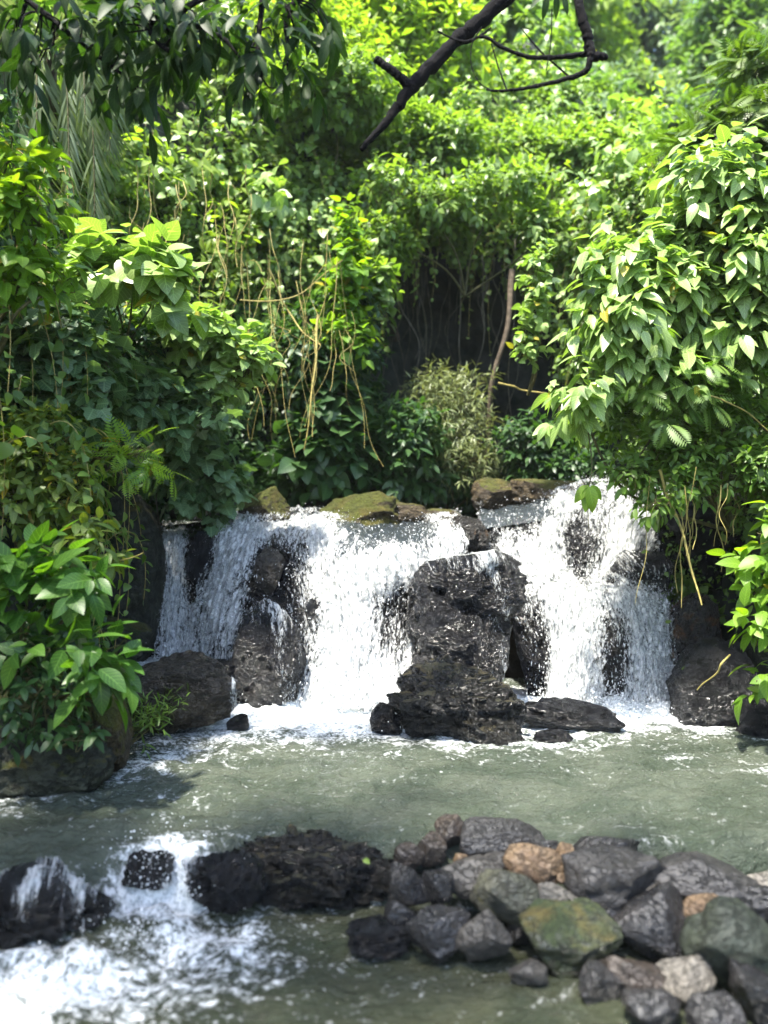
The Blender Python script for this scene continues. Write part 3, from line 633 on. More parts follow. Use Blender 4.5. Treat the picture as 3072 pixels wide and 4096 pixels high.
# ------------------------------------------------------------------ boulders about the falls
KA = dict(cuts=3, lump=.20, fine=.045, box=2.3, depth=.8); KB = dict(cuts=3, lump=.22, fine=.05, box=2.25, depth=.85)
rock('boulder', 'tall wet black boulder standing in the middle of the falls', 'basalt', 459, 644, 106, 104, 7.8, 3, sub=6, **KA)
rock('boulder', 'rounded wet domed rock topping the tall black boulder', 'basalt', 466, 592, 118, 86, 7.95, 131, sub=6, lean=.06, **KB)
rock('boulder', 'broad rough black rock at the foot of the tall boulder', 'basalt_moss', 455, 704, 138, 96, 6.95, 8, cuts=9, lump=.24, fine=.09, strata=.05, depth=.8, sub=6)
rock('boulder', 'low flat black rock tapering into the pool on the right of the broad rough rock', 'basalt', 568, 718, 110, 38, 7.1, 14, cuts=6, lump=.2, fine=.06, strata=.04, box=2.2, rot=-9, depth=.6)
rock('rock', 'small dark rock tucked against the left foot of the broad rough rock', 'basalt', 386, 722, 34, 38, 7.0, 9, cuts=6, fine=.07)
rock('rock', 'small wet rock awash beside the flat black rock', 'basalt', 553, 738, 40, 16, 6.7, 19, cuts=4)
rock('boulder', 'dark rounded rock bulging through the white water of the wide fall', 'basalt', 263, 658, 88, 116, 7.95, 27, cuts=4, lump=.16, fine=.035, box=2.1, taper=.18, depth=.7, sub=6)
rock('rock', 'brown wet rock showing through the top of the wide fall', 'brownwet', 268, 572, 34, 50, 8.62, 33, cuts=5, fine=.06)
rock('rock', 'narrow black rock splitting the far left end of the wide fall', 'basalt', 201, 562, 30, 64, 8.92, 35, cuts=5, fine=.07, lean=-.1)
rock('rock', 'small black knob in the middle of the wide fall', 'basalt', 314, 612, 20, 30, 8.2, 36, cuts=4)
rock('boulder', 'brown-grey rounded boulder at the left foot of the falls', 'brownwet', 184, 693, 124, 80, 7.05, 241, cuts=5, lump=.18, fine=.05, box=2.2, depth=.8, sub=6)
rock('rock', 'small black rock behind the brown-grey boulder', 'basalt', 219, 670, 28, 22, 7.7, 43, cuts=5)
rock('rock', 'small round rock in front of the brown-grey boulder', 'basalt', 238, 723, 24, 18, 6.95, 44, cuts=4)
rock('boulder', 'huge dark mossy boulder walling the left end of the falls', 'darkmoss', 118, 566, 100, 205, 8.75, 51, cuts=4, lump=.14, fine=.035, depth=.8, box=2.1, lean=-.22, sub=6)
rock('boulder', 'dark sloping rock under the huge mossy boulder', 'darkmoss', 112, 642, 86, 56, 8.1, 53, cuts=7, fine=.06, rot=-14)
rock('rock', 'small wet black rock at the edge of the ledge pool', 'basalt', 118, 690, 46, 42, 7.3, 54, cuts=6)
rock('rock', 'rust-stained wet rock on the crest between the two falls', 'orange', 470, 534, 40, 38, 9.15, 57, cuts=6, fine=.07)
rock('rock', 'thin black rock sloping down right of the cap rock', 'basalt', 500, 560, 42, 18, 8.9, 58, rot=-32, cuts=5)
rock('boulder', 'black rock hump under the right end of the upper step', 'basalt', 640, 573, 74, 48, 9.05, 61, cuts=5, fine=.06, rot=14)
rock('boulder', 'high black rock wall at the right end of the falls', 'basalt', 722, 545, 124, 118, 9.1, 63, cuts=8, lump=.2, fine=.08, strata=.05, lean=-.25, sub=6)
rock('boulder', 'brown wet rock face beside the right foot of the falls', 'orange', 697, 650, 66, 118, 8.35, 65, cuts=6, lump=.15, fine=.05, depth=.9, sub=6)
rock('boulder', 'black sloping slab at the right edge of the pool', 'basalt', 718, 694, 104, 112, 7.45, 67, cuts=7, lump=.12, fine=.04, lean=.18, depth=.8, sub=6)
rock('boulder', 'mossy block of bank behind the right foliage', 'darkmoss', 776, 620, 70, 190, 7.9, 69, cuts=6, fine=.06)
rock('rock', 'dark rock at the foot of the right bank', 'basalt', 758, 726, 44, 40, 6.9, 70, cuts=6)
# mossy stones along the crest
rock('mossy_rock', 'bright mossy rock at the left of the crest above the wide fall', 'mossy', 264, 507, 54, 42, 9.75, 71, cuts=5, fine=.04)
rock('mossy_rock', 'large double-humped mossy rock in the middle of the crest', 'mossy', 362, 512, 88, 42, 9.7, 73, cuts=4, fine=.05, lump=.28)
rock('mossy_rock', 'brown mossy hump joined to the right of the double-humped rock', 'brownmoss', 404, 515, 46, 28, 9.8, 74, cuts=4, fine=.04)
rock('mossy_rock', 'small flat mossy rock next to the rust-stained rock', 'brownmoss', 440, 517, 42, 18, 10.0, 75, cuts=4, fine=.04)
rock('mossy_rock', 'pointed brown mossy rock right of centre on the crest', 'brownmoss', 493, 496, 44, 38, 10.3, 76, cuts=4, fine=.04)
rock('mossy_rock', 'long sloping mossy rock left of the upper step', 'brownmoss', 545, 496, 94, 36, 10.3, 77, cuts=5, fine=.05)
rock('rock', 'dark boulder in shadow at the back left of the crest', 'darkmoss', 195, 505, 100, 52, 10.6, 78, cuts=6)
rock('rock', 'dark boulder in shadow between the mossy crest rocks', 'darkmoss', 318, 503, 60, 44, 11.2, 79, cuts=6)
# left bank
rock('boulder', 'pitch-dark overhanging earth bank rock at the lower left water edge', 'darkmoss', 36, 735, 170, 118, 5.75, 81, cuts=5, lump=.2, fine=.06, sub=6)
rock('boulder', 'leaning moss-covered rock at the tip of the left bank', 'mossy', 106, 722, 44, 98, 5.85, 83, cuts=5, fine=.05, rot=22, lump=.1)

def veil(parent, px, py, w_px, h_px, D, seed, cover, depth=0.85, sub=6, **kw):
    """a film of broken water running down a boulder; cover(x, z) with both in -1..1 across the boulder"""
    p, f = rock_shape(seed, sub, **kw); q = p * np.array([w_px / 2 / F * D, depth * (w_px + h_px) / 4 / F * D, h_px / 2 / F * D])
    n = nrm(p / np.array([w_px, (w_px + h_px) / 2 * depth, h_px])); tri = f[(p[f].mean(1)[:, 1] < .35) & (p[f].mean(1)[:, 2] > -.95)]
    V = q * 1.0 + n * (0.016 + 0.012 * fbm(q * np.array([30, 30, 9]), 2, seed))[:, None] + W(px, py, D)
    ang = q[:, 0] + .25 * q[:, 1]; build('water_veil', V, tri, M['fall'], parent, attrs={'flow': np.stack([ang + seed, -q[:, 2] + .4 * q[:, 1], 0 * ang], 1), 'cover': np.clip(cover(p[:, 0], p[:, 2], p[:, 1]), -.4, 1.2)})
g_ = lambda x, a, b_: np.exp(-((x - a) / b_) ** 2)
veil(FALL_L, 459, 644, 106, 104, 7.8, 3, lambda x, z, y: .04 + .40 * g_(x, .70 - .2 * z, .16) + .12 * g_(x, -.1, .4), **KA)
veil(FALL_L, 466, 592, 118, 86, 7.95, 131, lambda x, z, y: .14 + .34 * sstep(.25, .9, z) + .34 * g_(x, .5 - .25 * z, .15) + .2 * g_(x, -.75, .2), lean=.06, **KB)
veil(FALL_L, 263, 658, 88, 116, 7.95, 27, lambda x, z, y: .10 + .30 * sstep(.35, .9, z) + .42 * g_(x, .55 - .1 * z, .18) + .15 * sstep(.5, .9, x), cuts=4, lump=.16, fine=.035, box=2.1, taper=.18, depth=.7)
veil(FALL_L, 184, 693, 124, 80, 7.05, 241, lambda x, z, y: -.3 + .85 * g_(x, .86, .13), cuts=5, lump=.18, fine=.05, box=2.2, depth=.8)
veil(FALL_R, 640, 573, 74, 48, 9.05, 61, lambda x, z, y: .42 + .1 * z, cuts=5, fine=.06, sub=5)
veil(FALL_R, 697, 650, 66, 118, 8.35, 65, lambda x, z, y: -.1 + .5 * sstep(-.5, -.95, x), cuts=6, lump=.15, fine=.05, depth=.9)

# ------------------------------------------------------------------ the stone dam across the front of the pool
rock('boulder', 'wide craggy wet rock mass in the dam at the head of the rapid', 'basalt_moss', 306, 872, 236, 90, 4.70, 91, cuts=6, lump=.34, fine=.17, strata=.05, depth=.55, box=2.3, sub=6)
rock('boulder', 'wet glistening lump at the left end of the craggy rock mass', 'basalt', 226, 884, 84, 66, 4.4, 92, cuts=5, lump=.25, fine=.15, sub=6)
rock('boulder', 'domed wet black boulder with water sliding over it at the lower left', 'basalt', 44, 908, 142, 92, 4.2, 93, cuts=5, lump=.2, fine=.10, box=2.1, sub=6)
rock('rock', 'small wet rock in the lip of the front rapid', 'basalt', 148, 870, 56, 40, 4.5, 94, cuts=5, fine=.08)
rock('rock', 'low wet rock breaking the surface below the craggy rock mass', 'basalt', 380, 938, 70, 34, 4.1, 95, cuts=5, fine=.09)
RAPID = empty('waterfall', W(170, 880, 4.4), 'small foaming rapid spilling through the gap in the dam at the lower left', 'waterfall')
veil(RAPID, 44, 908, 142, 92, 4.2, 93, lambda x, z, y: .10 + .34 * sstep(.1, .95, z) + .28 * g_(x, .75, .25) + .35 * vn(np.stack([x * 3, z * 1.5, y], 1), 4), cuts=5, lump=.2, fine=.10, box=2.1, depth=.85)
veil(RAPID, 226, 884, 84, 66, 4.4, 92, lambda x, z, y: .0 + .25 * sstep(.3, .9, z) + .45 * g_(x, -.8, .3), cuts=5, lump=.25, fine=.15)
veil(RAPID, 148, 870, 56, 40, 4.5, 94, lambda x, z, y: .18 + .3 * g_(x, .8, .4), sub=5, cuts=5, fine=.08)
rng = np.random.default_rng(8); n = 700; r = .0025 + .005 * rng.random(n) ** 4; v0, f0 = ico(1)
c = np.stack([-1.28 + rng.normal(size=n) * .17, 4.25 + rng.normal(size=n) * .22, -.30 + np.abs(rng.normal(size=n)) * .10], 1); c[:, 2] += .28 * sstep(4.15, 4.5, c[:, 1])
V = c[:, None] + v0[None] * r[:, None, None]; tag(build('spray', V.reshape(-1, 3), (f0[None] + len(v0) * np.arange(n)[:, None, None]).reshape(-1, 3), M['drops'], RAPID), kind='stuff')
G = 'loose stones piled along the dam'
for k, (mat, cx, cy_, ww, hh, D, rot, label) in enumerate([
  ('brown', 450, 833, 29, 32, 4.75, 0, 'upright brown stone at the top left of the stone pile'),
  ('purple', 503, 837, 84, 34, 4.70, -4, 'long purple-grey slab lying on top of the stone pile'),
  ('brown', 409, 856, 30, 28, 4.60, 0, 'round brown stone next to the craggy rock mass'),
  ('brown', 430, 850, 30, 28, 4.62, -25, 'jagged wet brown stone under the upright brown stone'),
  ('tan', 534, 866, 58, 38, 4.48, -8, 'smooth round tan stone with an orange top'),
  ('grey', 466, 876, 70, 32, 4.42, -4, 'flat grey stone under the long purple-grey slab'),
  ('dark', 410, 887, 40, 40, 4.35, 0, 'round dark stone beside the flat grey stone'),
  ('dark', 438, 889, 30, 36, 4.32, 10, 'narrow dark stone leaning on the round dark stone'),
  ('olive', 505, 893, 64, 46, 4.22, -12, 'angular pale yellow-grey stone with a dark right face'),
  ('purple', 612, 881, 92, 52, 4.34, -4, 'largest purple-grey block with a pointed lower corner'),
  ('dark', 604, 856, 72, 32, 4.55, 6, 'dark pointed stone behind the largest purple-grey block'),
  ('pale', 554, 899, 46, 28, 4.20, 3, 'small whitish stone beside the angular yellow-grey stone'),
  ('purple', 704, 880, 112, 44, 4.36, -14, 'long brown-grey slab sloping down to the right'),
  ('pale', 760, 884, 34, 26, 4.50, 0, 'pale grey stone cut by the right edge of the picture'),
  ('dark', 652, 927, 68, 72, 4.08, 5, 'squarish dark grey block under the sloping slab'),
  ('tan', 701, 911, 44, 28, 4.12, 14, 'small tan oval stone on the grey-green boulder'),
  ('green', 570, 940, 96, 58, 4.02, 0, 'broad dark block with a green algae-stained top edge'),
  ('dark', 440, 934, 64, 46, 4.06, 8, 'grey wet slab at the lower left of the stone pile'),
  ('grey', 483, 934, 54, 48, 4.00, 24, 'grey wedge-shaped stone leaning beside the wet slab'),
  ('greygreen', 730, 942, 92, 80, 3.85, 0, 'big rounded grey-green boulder at the lower right'),
  ('pale', 686, 984, 58, 48, 3.72, 10, 'blurred beige stone low in front of the grey-green boulder'),
  ('brown', 634, 978, 56, 38, 3.78, -14, 'brown pointed stone beside the blurred beige stone'),
  ('tan', 461, 859, 14, 11, 4.52, 0, 'tiny pinkish-tan pebble beside the flat grey stone'),
  ('tan', 565, 852, 18, 18, 4.60, 0, 'small orange-tan stone right of the smooth round tan stone'),
  ('tan', 562, 879, 10, 11, 4.36, 0, 'tiny orange pebble under the smooth round tan stone'),
  ('grey', 490, 863, 40, 16, 4.50, 0, 'flat grey-brown chip under the purple-grey slab'),
  ('dark', 546, 851, 26, 20, 4.68, 0, 'small dark stone behind the smooth round tan stone'),
  ('pale', 648, 888, 20, 18, 4.28, 0, 'small white stone wedged right of the largest block'),
  ('dark', 400, 917, 30, 30, 4.18, 0, 'small black wet stone at the left corner of the stone pile'),
  ('dark', 716, 1020, 50, 36, 3.42, 0, 'bluish dark stone in the lower right corner'),
  ('dark', 530, 925, 46, 34, 4.18, 0, 'black stone in the gap behind the green-topped block'),
  ('dark', 612, 912, 44, 34, 4.22, 0, 'black stone in the gap below the largest block'),
  ('dark', 752, 905, 50, 34, 4.20, 0, 'dark stone behind the grey-green boulder'),
  ('dark', 760, 1000, 50, 60, 3.60, 0, 'dark stone at the right edge below the grey-green boulder'),
  ('dark', 600, 985, 44, 34, 3.74, 0, 'dark wet stone awash left of the brown pointed stone'),
  ('dark', 655, 1012, 60, 38, 3.5, 0, 'dark stone at the bottom edge below the blurred beige stone'),
  ('grey', 528, 975, 36, 22, 3.82, 0, 'small grey stone half under water below the green-topped block'),
  ('dark', 690, 948, 40, 40, 3.98, 0, 'black stone between the squarish block and the grey-green boulder')]):
    rock('dam_stone', label, mat, cx, cy_, ww * 1.09, hh * 1.09, D, 200 + 7 * k, 'stone', G, rot=rot, cuts=(3 if mat in ('tan', 'greygreen') else 12), lump=.16, fine=.030, box=(2.1 if mat in ('tan', 'greygreen') else 3.4), cutd=(.55, .85))

# ------------------------------------------------------------------ vegetation
# creeper that clothes the cliff and hill: a ground cover nobody could count
def creeper(n, s_rng, t_rng, L, seed, mat, name, clump=1.0, tmpl='broadkite', keep=None, per=6, lift=0.35):
    rng = np.random.default_rng(seed)
    s = rng.uniform(*s_rng, n * 3) / (len(PC) - 1) * (NS - 1); t = rng.uniform(*t_rng, n * 3)
    tj = np.interp(t, tv, np.arange(len(tv)))
    p, nn = cliff_at(s, tj)
    dens = 0.5 + 0.6 * fbm(p * 1.1 * clump, 3, seed); ok = rng.random(len(p)) < dens
    if keep is not None: ok &= keep(p)
    p, nn = p[ok][:n], nn[ok][:n]; n = len(p)
    nn = nrm(nn + np.array([0, 0, .35]))
    h = lift * (0.25 + np.maximum(fbm(p * 1.1 * clump + 9, 2, seed + 1), -.2) * 1.3 + .55 * np.maximum(fbm(p * 3.6 * clump + 2, 2, seed + 2), -.3)) * (.25 + 1.0 * rng.random(n)) + .04
    O = p + nn * h[:, None]
    ax = nrm(nn + rng.normal(size=(n, 3)) * 0.5); ref = nrm(np.cross(ax, rng.normal(size=(n, 3)))); r2 = np.cross(ax, ref)
    a = (np.arange(per) * 2.4)[None] + rng.random((n, 1)) * 6.28
    d = (ref[:, None] * np.cos(a)[..., None] + r2[:, None] * np.sin(a)[..., None]) + ax[:, None] * .3 + np.array([0, 0, -.45])
    Oq = O[:, None] + ax[:, None] * (np.arange(per) / per * L * 1.5)[None, :, None] + rng.normal(size=(n, per, 3)) * L * .5
    up = ax[:, None] + np.array([0, 0, .9]) + rng.normal(size=(n, per, 3)) * .3
    V, Fs, A = leaves_geo(Oq.reshape(-1, 3), d.reshape(-1, 3), up.reshape(-1, 3), L * np.repeat(.55 + .9 * np.clip(.5 + vn(p * 1.7, seed + 6), 0, 1), per) * (.6 + .8 * rng.random(n * per)), tmpl, rng)
    return tag(build(name, V, Fs, LM[mat], attrs={'leaf': A}), kind='stuff')
notcave = lambda p: ~((p[:, 0] > -0.4) & (p[:, 0] < 3.5) & (p[:, 1] > 13.0) & (p[:, 2] < 7.1))
creeper(17000, (7.2, 16.5), (3.0, 9.0), 0.12, 5, 'creep', 'creeper', keep=notcave, lift=.5)
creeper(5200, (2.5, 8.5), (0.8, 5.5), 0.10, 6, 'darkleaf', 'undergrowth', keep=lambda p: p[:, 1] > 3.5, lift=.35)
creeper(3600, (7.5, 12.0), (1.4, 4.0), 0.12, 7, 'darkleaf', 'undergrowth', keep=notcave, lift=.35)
creeper(3600, (15.2, 19.5), (1.0, 6.0), 0.11, 8, 'fine', 'undergrowth', keep=notcave, lift=.35)
creeper(3000, (5.5, 20), (8.6, 9.8), 0.30, 9, 'treeB', 'undergrowth', lift=1.4, clump=.5)
creeper(900, (11.2, 15.0), (0.9, 2.6), 0.16, 10, 'darkleaf', 'undergrowth', lift=.3)

def trails(n, s_rng, t_rng, L, seed, mat, ln=(.4, 1.3), keep=None):
    """leafy runners of the creeper that arch out and hang down"""
    rng = np.random.default_rng(seed); s = rng.uniform(*s_rng, n) / (len(PC) - 1) * (NS - 1); tj = np.interp(rng.uniform(*t_rng, n), tv, np.arange(len(tv)))
    p, nn = cliff_at(s, tj); k = 16; u = np.linspace(0, 1, k); O, D, N, LL, paths = [], [], [], [], []
    for a, b_ in zip(p, nn):
        if keep is not None and not keep(a[None])[0]: continue
        l = rng.uniform(*ln); q = a + b_ * (.25 + .5 * rng.random() + .35 * np.sin(u * 2.2)[:, None] * l * .7) + np.array([0, 0, -1]) * (l * u ** 1.6)[:, None] + rng.normal(size=3) * .2 * u[:, None] + np.array([0, 0, .12]) * np.sin(u * 3.1)[:, None]
        paths.append(q); sd = rng.normal(size=(k, 3)) * .7; O.append(q); D.append(sd + np.array([0, 0, -.7]) + b_ * .5); N.append(b_ * .8 + np.array([0, 0, .8]) + rng.normal(size=(k, 3)) * .3); LL.append(L * (.7 + .6 * rng.random(k)) * (1.1 - .4 * u))
    V, Fs, A = leaves_geo(np.concatenate(O), np.concatenate(D), np.concatenate(N), np.concatenate(LL), 'heart', rng)
    o = tag(build('creeper', V, Fs, LM[mat], attrs={'leaf': A}), kind='stuff')
    V, Fc = tubes(paths, [np.linspace(.006, .003, k)] * len(paths), 3); build('stems', V, Fc, M['vine'], o)
creeper(1500, (7.2, 16.0), (3.0, 8.8), 0.135, 12, 'broad', 'creeper', lift=.75, tmpl='heart', keep=lambda p: notcave(p) & (vn(p * .8, 5) > .05))
creeper(1500, (7.2, 16.0), (3.0, 8.8), 0.15, 13, 'treeA', 'creeper', lift=.85, tmpl='oval', keep=lambda p: notcave(p) & (vn(p * .7, 15) > .1))
trails(620, (7.2, 15.5), (3.4, 8.8), .13, 61, 'creep', keep=notcave)
trails(120, (11.6, 15.6), (5.2, 6.4), .12, 62, 'creep', (.2, .7))
trails(46, (11.4, 15.6), (5.3, 6.3), .11, 64, 'creep', (.9, 2.0))
trails(160, (3.5, 8.0), (1.6, 5.0), .11, 63, 'fine')

# trees on the hill behind
def tree(name, label, px, py, D, rx, ry, n, leaf_m, mat, seed, group='trees on the slope behind the falls', sub=16, per=7, face=.6, **kw):
    rng = np.random.default_rng(seed); c = W(px, py, D); R = np.array([rx / F * D, .8 * (rx + ry) / 2 / F * D, ry / F * D])
    base = c + np.array([rng.normal() * .3, .6, -R[2] * 1.15 - 2.0]); t = empty(name, base, label, 'tree', group)
    lobes = [(c, R)]
    for k in range(3):
        u = nrm(rng.normal(size=3)); lobes.append((c + u * R * .55, R * .6))
    g, P, C = sprigs(lobes, n, per, leaf_m, 'kite', rng, sub=sub, subr=.34, face=face, fill=.35, **kw)
    paths = [smooth_path([base, (base + c) / 2 + rng.normal(size=3) * .3, c + np.array([0, 0, R[2] * .5])], 14)]; rr = [np.linspace(.16, .05, 14) * (R[2] / 2.2)]
    for k in range(14):
        u = nrm(rng.normal(size=3) + np.array([0, -.3, .3])); a = paths[0][rng.integers(6, 13)]; e = c + u * R * .85
        paths.append(smooth_path([a, (a + e) / 2 + np.array([0, 0, -.15]), e], 8)); rr.append(np.linspace(.05, .012, 8) * (R[2] / 2.2))
    V, Fc = tubes(paths, rr, 6); build('trunk', V, Fc, M['trunk'], t)
    build('crown', g[0], g[1], LM[mat], t, attrs={'leaf': g[2]})
    return t
for k, a in enumerate([
  ('tall bright yellow-green tree at the top, left of the thick dark branch', 400, 70, 15, 85, 100, 1500, .24, 'treeA'),
  ('bright lime tree behind the dark branch fork', 500, 150, 17, 80, 70, 1300, .26, 'treeA'),
  ('pale hazy tree at the top behind the dark branches', 545, 40, 26, 95, 70, 1500, .36, 'treeA'),
  ('grey-green rounded tree crown above the right shrub', 628, 128, 21, 58, 46, 1200, .24, 'treeC'),
  ('tall tree with gaps of sky at the top right', 640, 45, 30, 80, 60, 900, .40, 'treeC'),
  ('dark green tree at the top right corner', 735, 60, 22, 60, 85, 1200, .28, 'treeB'),
  ('low yellow-green bush tree behind the right shrub', 640, 182, 16, 46, 32, 900, .18, 'treeA'),
  ('mid-green tree below the thin curved twigs', 570, 140, 20, 60, 60, 1100, .26, 'treeB'),
  ('bright tree overhanging the cave mouth', 556, 178, 14.2, 85, 38, 1500, .17, 'creep'),
  ('leafy tree above the left side of the cave', 425, 165, 13.2, 70, 45, 1400, .16, 'creep'),
  ('light green tree high on the left slope', 300, 60, 13, 80, 70, 1400, .15, 'treeA'),
  ('shaded tree high in the top left behind the palm', 150, 20, 14.5, 100, 70, 900, .18, 'treeB'),
  ('darker tree in the hollow right of the grey-green crown', 700, 160, 19, 60, 50, 900, .24, 'treeB'),
  ('tree filling the gap below the hazy tree', 480, 60, 20, 70, 80, 1200, .3, 'treeB'),
  ('tree standing far left on the slope above the yellow shrub', 30, 80, 11, 70, 100, 1300, .16, 'treeB'),
  ]):
    tree('tree', a[0], *a[1:7], a[7], a[8], 300 + k)

# shrubs that hang over the middle slope and stand in the cave mouth
SG = 'shrubs on the slope behind the falls'
for k, (label, lobes, n, per, lp, tm, mat) in enumerate([
  ('sunlit creeper mound high on the middle slope', [(330, 110, 12.2, 70, 36)], 620, 6, 9, 'broadkite', 'creep'),
  ('fringe of leaves drooping from the lip of the cave', [(420, 200, 12.0, 70, 24), (505, 196, 12.2, 60, 16), (395, 240, 11.8, 22, 26), (548, 232, 12.0, 26, 24)], 700, 6, 10, 'oval', 'creep'),
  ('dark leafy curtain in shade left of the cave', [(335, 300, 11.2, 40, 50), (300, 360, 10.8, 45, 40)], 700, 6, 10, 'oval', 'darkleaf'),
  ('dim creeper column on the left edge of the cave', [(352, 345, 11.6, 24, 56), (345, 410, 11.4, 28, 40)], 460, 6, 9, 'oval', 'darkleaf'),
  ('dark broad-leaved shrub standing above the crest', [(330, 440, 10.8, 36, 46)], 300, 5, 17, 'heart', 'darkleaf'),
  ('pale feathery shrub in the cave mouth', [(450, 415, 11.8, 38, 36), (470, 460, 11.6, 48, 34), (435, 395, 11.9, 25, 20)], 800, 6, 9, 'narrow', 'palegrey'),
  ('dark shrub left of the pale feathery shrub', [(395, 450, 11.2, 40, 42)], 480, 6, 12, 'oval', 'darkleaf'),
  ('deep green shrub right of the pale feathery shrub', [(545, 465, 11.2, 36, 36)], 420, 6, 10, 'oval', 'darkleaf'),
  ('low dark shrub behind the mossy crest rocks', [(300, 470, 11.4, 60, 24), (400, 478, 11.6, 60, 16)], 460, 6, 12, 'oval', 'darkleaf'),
  ('dark lobed-leaf bush above the huge mossy boulder', [(195, 462, 9.2, 38, 44), (212, 492, 9.3, 24, 14)], 240, 5, 17, 'lobed', 'lobed'),
  ('bright creeper trailing down over the cave mouth', [(350, 290, 10.6, 16, 60), (345, 340, 10.5, 18, 30)], 260, 5, 10, 'heart', 'lime'),
  ('thin leafy creeper trailing beside the right shrub', [(538, 300, 9.5, 10, 60), (530, 345, 9.4, 12, 20)], 110, 5, 9, 'heart', 'broad'),
  ('leafy tuft hanging in the middle of the cave mouth', [(376, 285, 11.2, 8, 28)], 90, 5, 10, 'heart', 'creep')]):
    plant('shrub', label, 'shrub', lobes, int(n * .8), per, lp, tm, mat, SG, subr=.62, fill=.15)

# right bank
plant('broadleaf_shrub', 'large sunlit shrub of pale drooping pointed leaves overhanging the right fall', 'shrub',
      [(662, 300, 7.3, 56, 50), (622, 268, 7.2, 40, 22), (695, 250, 7.4, 52, 40), (612, 340, 7.1, 34, 38), (645, 378, 7.1, 44, 24), (580, 405, 7.0, 24, 24), (590, 300, 7.2, 18, 18), (735, 345, 7.1, 40, 34), (705, 300, 7.2, 40, 30)],
      480, 6, 23, 'ovate', 'broad', None, (3.6, 8.0, 1.8), stem_r=.014, droop=.85, up=.5, face=.6, sub=13, subr=.36, fill=.3)
plant('broadleaf_shrub', 'sunlit shrub of pale pointed leaves at the right edge, above the large drooping shrub', 'shrub',
      [(735, 205, 7.2, 55, 45), (700, 180, 7.5, 35, 22), (760, 290, 7.0, 40, 60), (745, 250, 7.1, 40, 40)], 290, 6, 22, 'ovate', 'broad', None, (4.2, 8.0, 2.6), droop=.85, up=.5, face=.6, sub=13, subr=.36, fill=.3)
plant('fine_leaf_shrub', 'dense fine-leaved shrub under the large drooping shrub', 'shrub', [(690, 410, 7.7, 80, 62), (620, 420, 7.9, 52, 40), (740, 340, 7.9, 60, 60), (640, 330, 8.1, 70, 70)], 1300, 7, 9, 'oval', 'fine', None, (4.0, 8.6, 1.8))
plant('feathery_tree', 'dark feathery-leaved tree at the right edge above the pale shrubs', 'tree', [(748, 140, 9.0, 48, 40), (700, 160, 9.3, 34, 22), (765, 100, 9.2, 40, 30)], 320, 6, 26, 'frond', 'ferny', None, (5.2, 9.4, 3.5), 'trunk', .03, kinds=('trunk', 'crown'), droop=.3)
plant('fern', 'feathery fern-like plant below the pale drooping leaves', 'fern', [(690, 385, 7.0, 40, 22), (660, 410, 7.0, 26, 16)], 50, 4, 26, 'frond', 'fine', None, (3.3, 7.6, 2.3), droop=.5)
plant('shrub', 'twiggy trailing shrub over the top of the right black rock', 'shrub', [(700, 465, 7.3, 70, 34), (640, 478, 7.3, 30, 20), (750, 480, 7.1, 40, 40)], 420, 6, 11, 'oval', 'fine', None, (3.9, 8.0, 2.4))
plant('broadleaf_plant', 'bright broad-leaved plant hanging at the right edge beside the brown rock', 'plant', [(764, 565, 6.6, 18, 26), (748, 588, 6.6, 14, 10), (768, 530, 6.6, 14, 14)], 26, 5, 22, 'detail', 'lime', None, (3.7, 7.2, 1.2), droop=.5)
plant('broadleaf_plant', 'bright broad-leaved plant low on the right edge above the pool', 'plant', [(762, 636, 6.4, 16, 20), (768, 676, 6.4, 9, 20)], 20, 5, 21, 'detail', 'lime', None, (3.6, 7.0, .6), droop=.6)
t = empty('hanging_sprig', W(588, 430, 7.0), 'single sprig of large drooping leaves hanging in front of the upper step', 'sprig')
P = smooth_path([W(588, 430, 7.0), W(592, 465, 6.9), W(589, 486, 6.8)], 14); V, Fc = tubes([P, smooth_path([P[-1], W(588, 510, 6.8), W(589, 530, 6.8)], 8)], [np.linspace(.007, .005, 14), np.full(8, .004)], 5); build('stem', V, Fc, M['stem'], t)
rng = np.random.default_rng(12); g = leaves_geo(np.repeat(P[-1:], 5, 0) + rng.normal(size=(5, 3)) * .012, np.array([[-.75, -.1, -.8], [-.25, -.3, -1], [.25, -.3, -1], [.7, 0, -.75], [.1, .3, -.9]]), np.array([[-.3, -1, .5], [-.2, -1, .4], [.2, -1, .4], [.4, -1, .4], [0, -1, .5]]), np.array([.20, .22, .23, .17, .2]), 'detail', rng)
build('foliage', g[0], g[1], LM['lime'], t, attrs={'leaf': g[2]})
plant('hanging_sprig', 'thin leafy sprig hanging right of the three large leaves', 'sprig', [(655, 505, 6.9, 22, 14), (620, 480, 7.0, 18, 10)], 22, 4, 12, 'oval', 'fine', None, W(650, 440, 7.2), stem_r=.006, droop=.8)

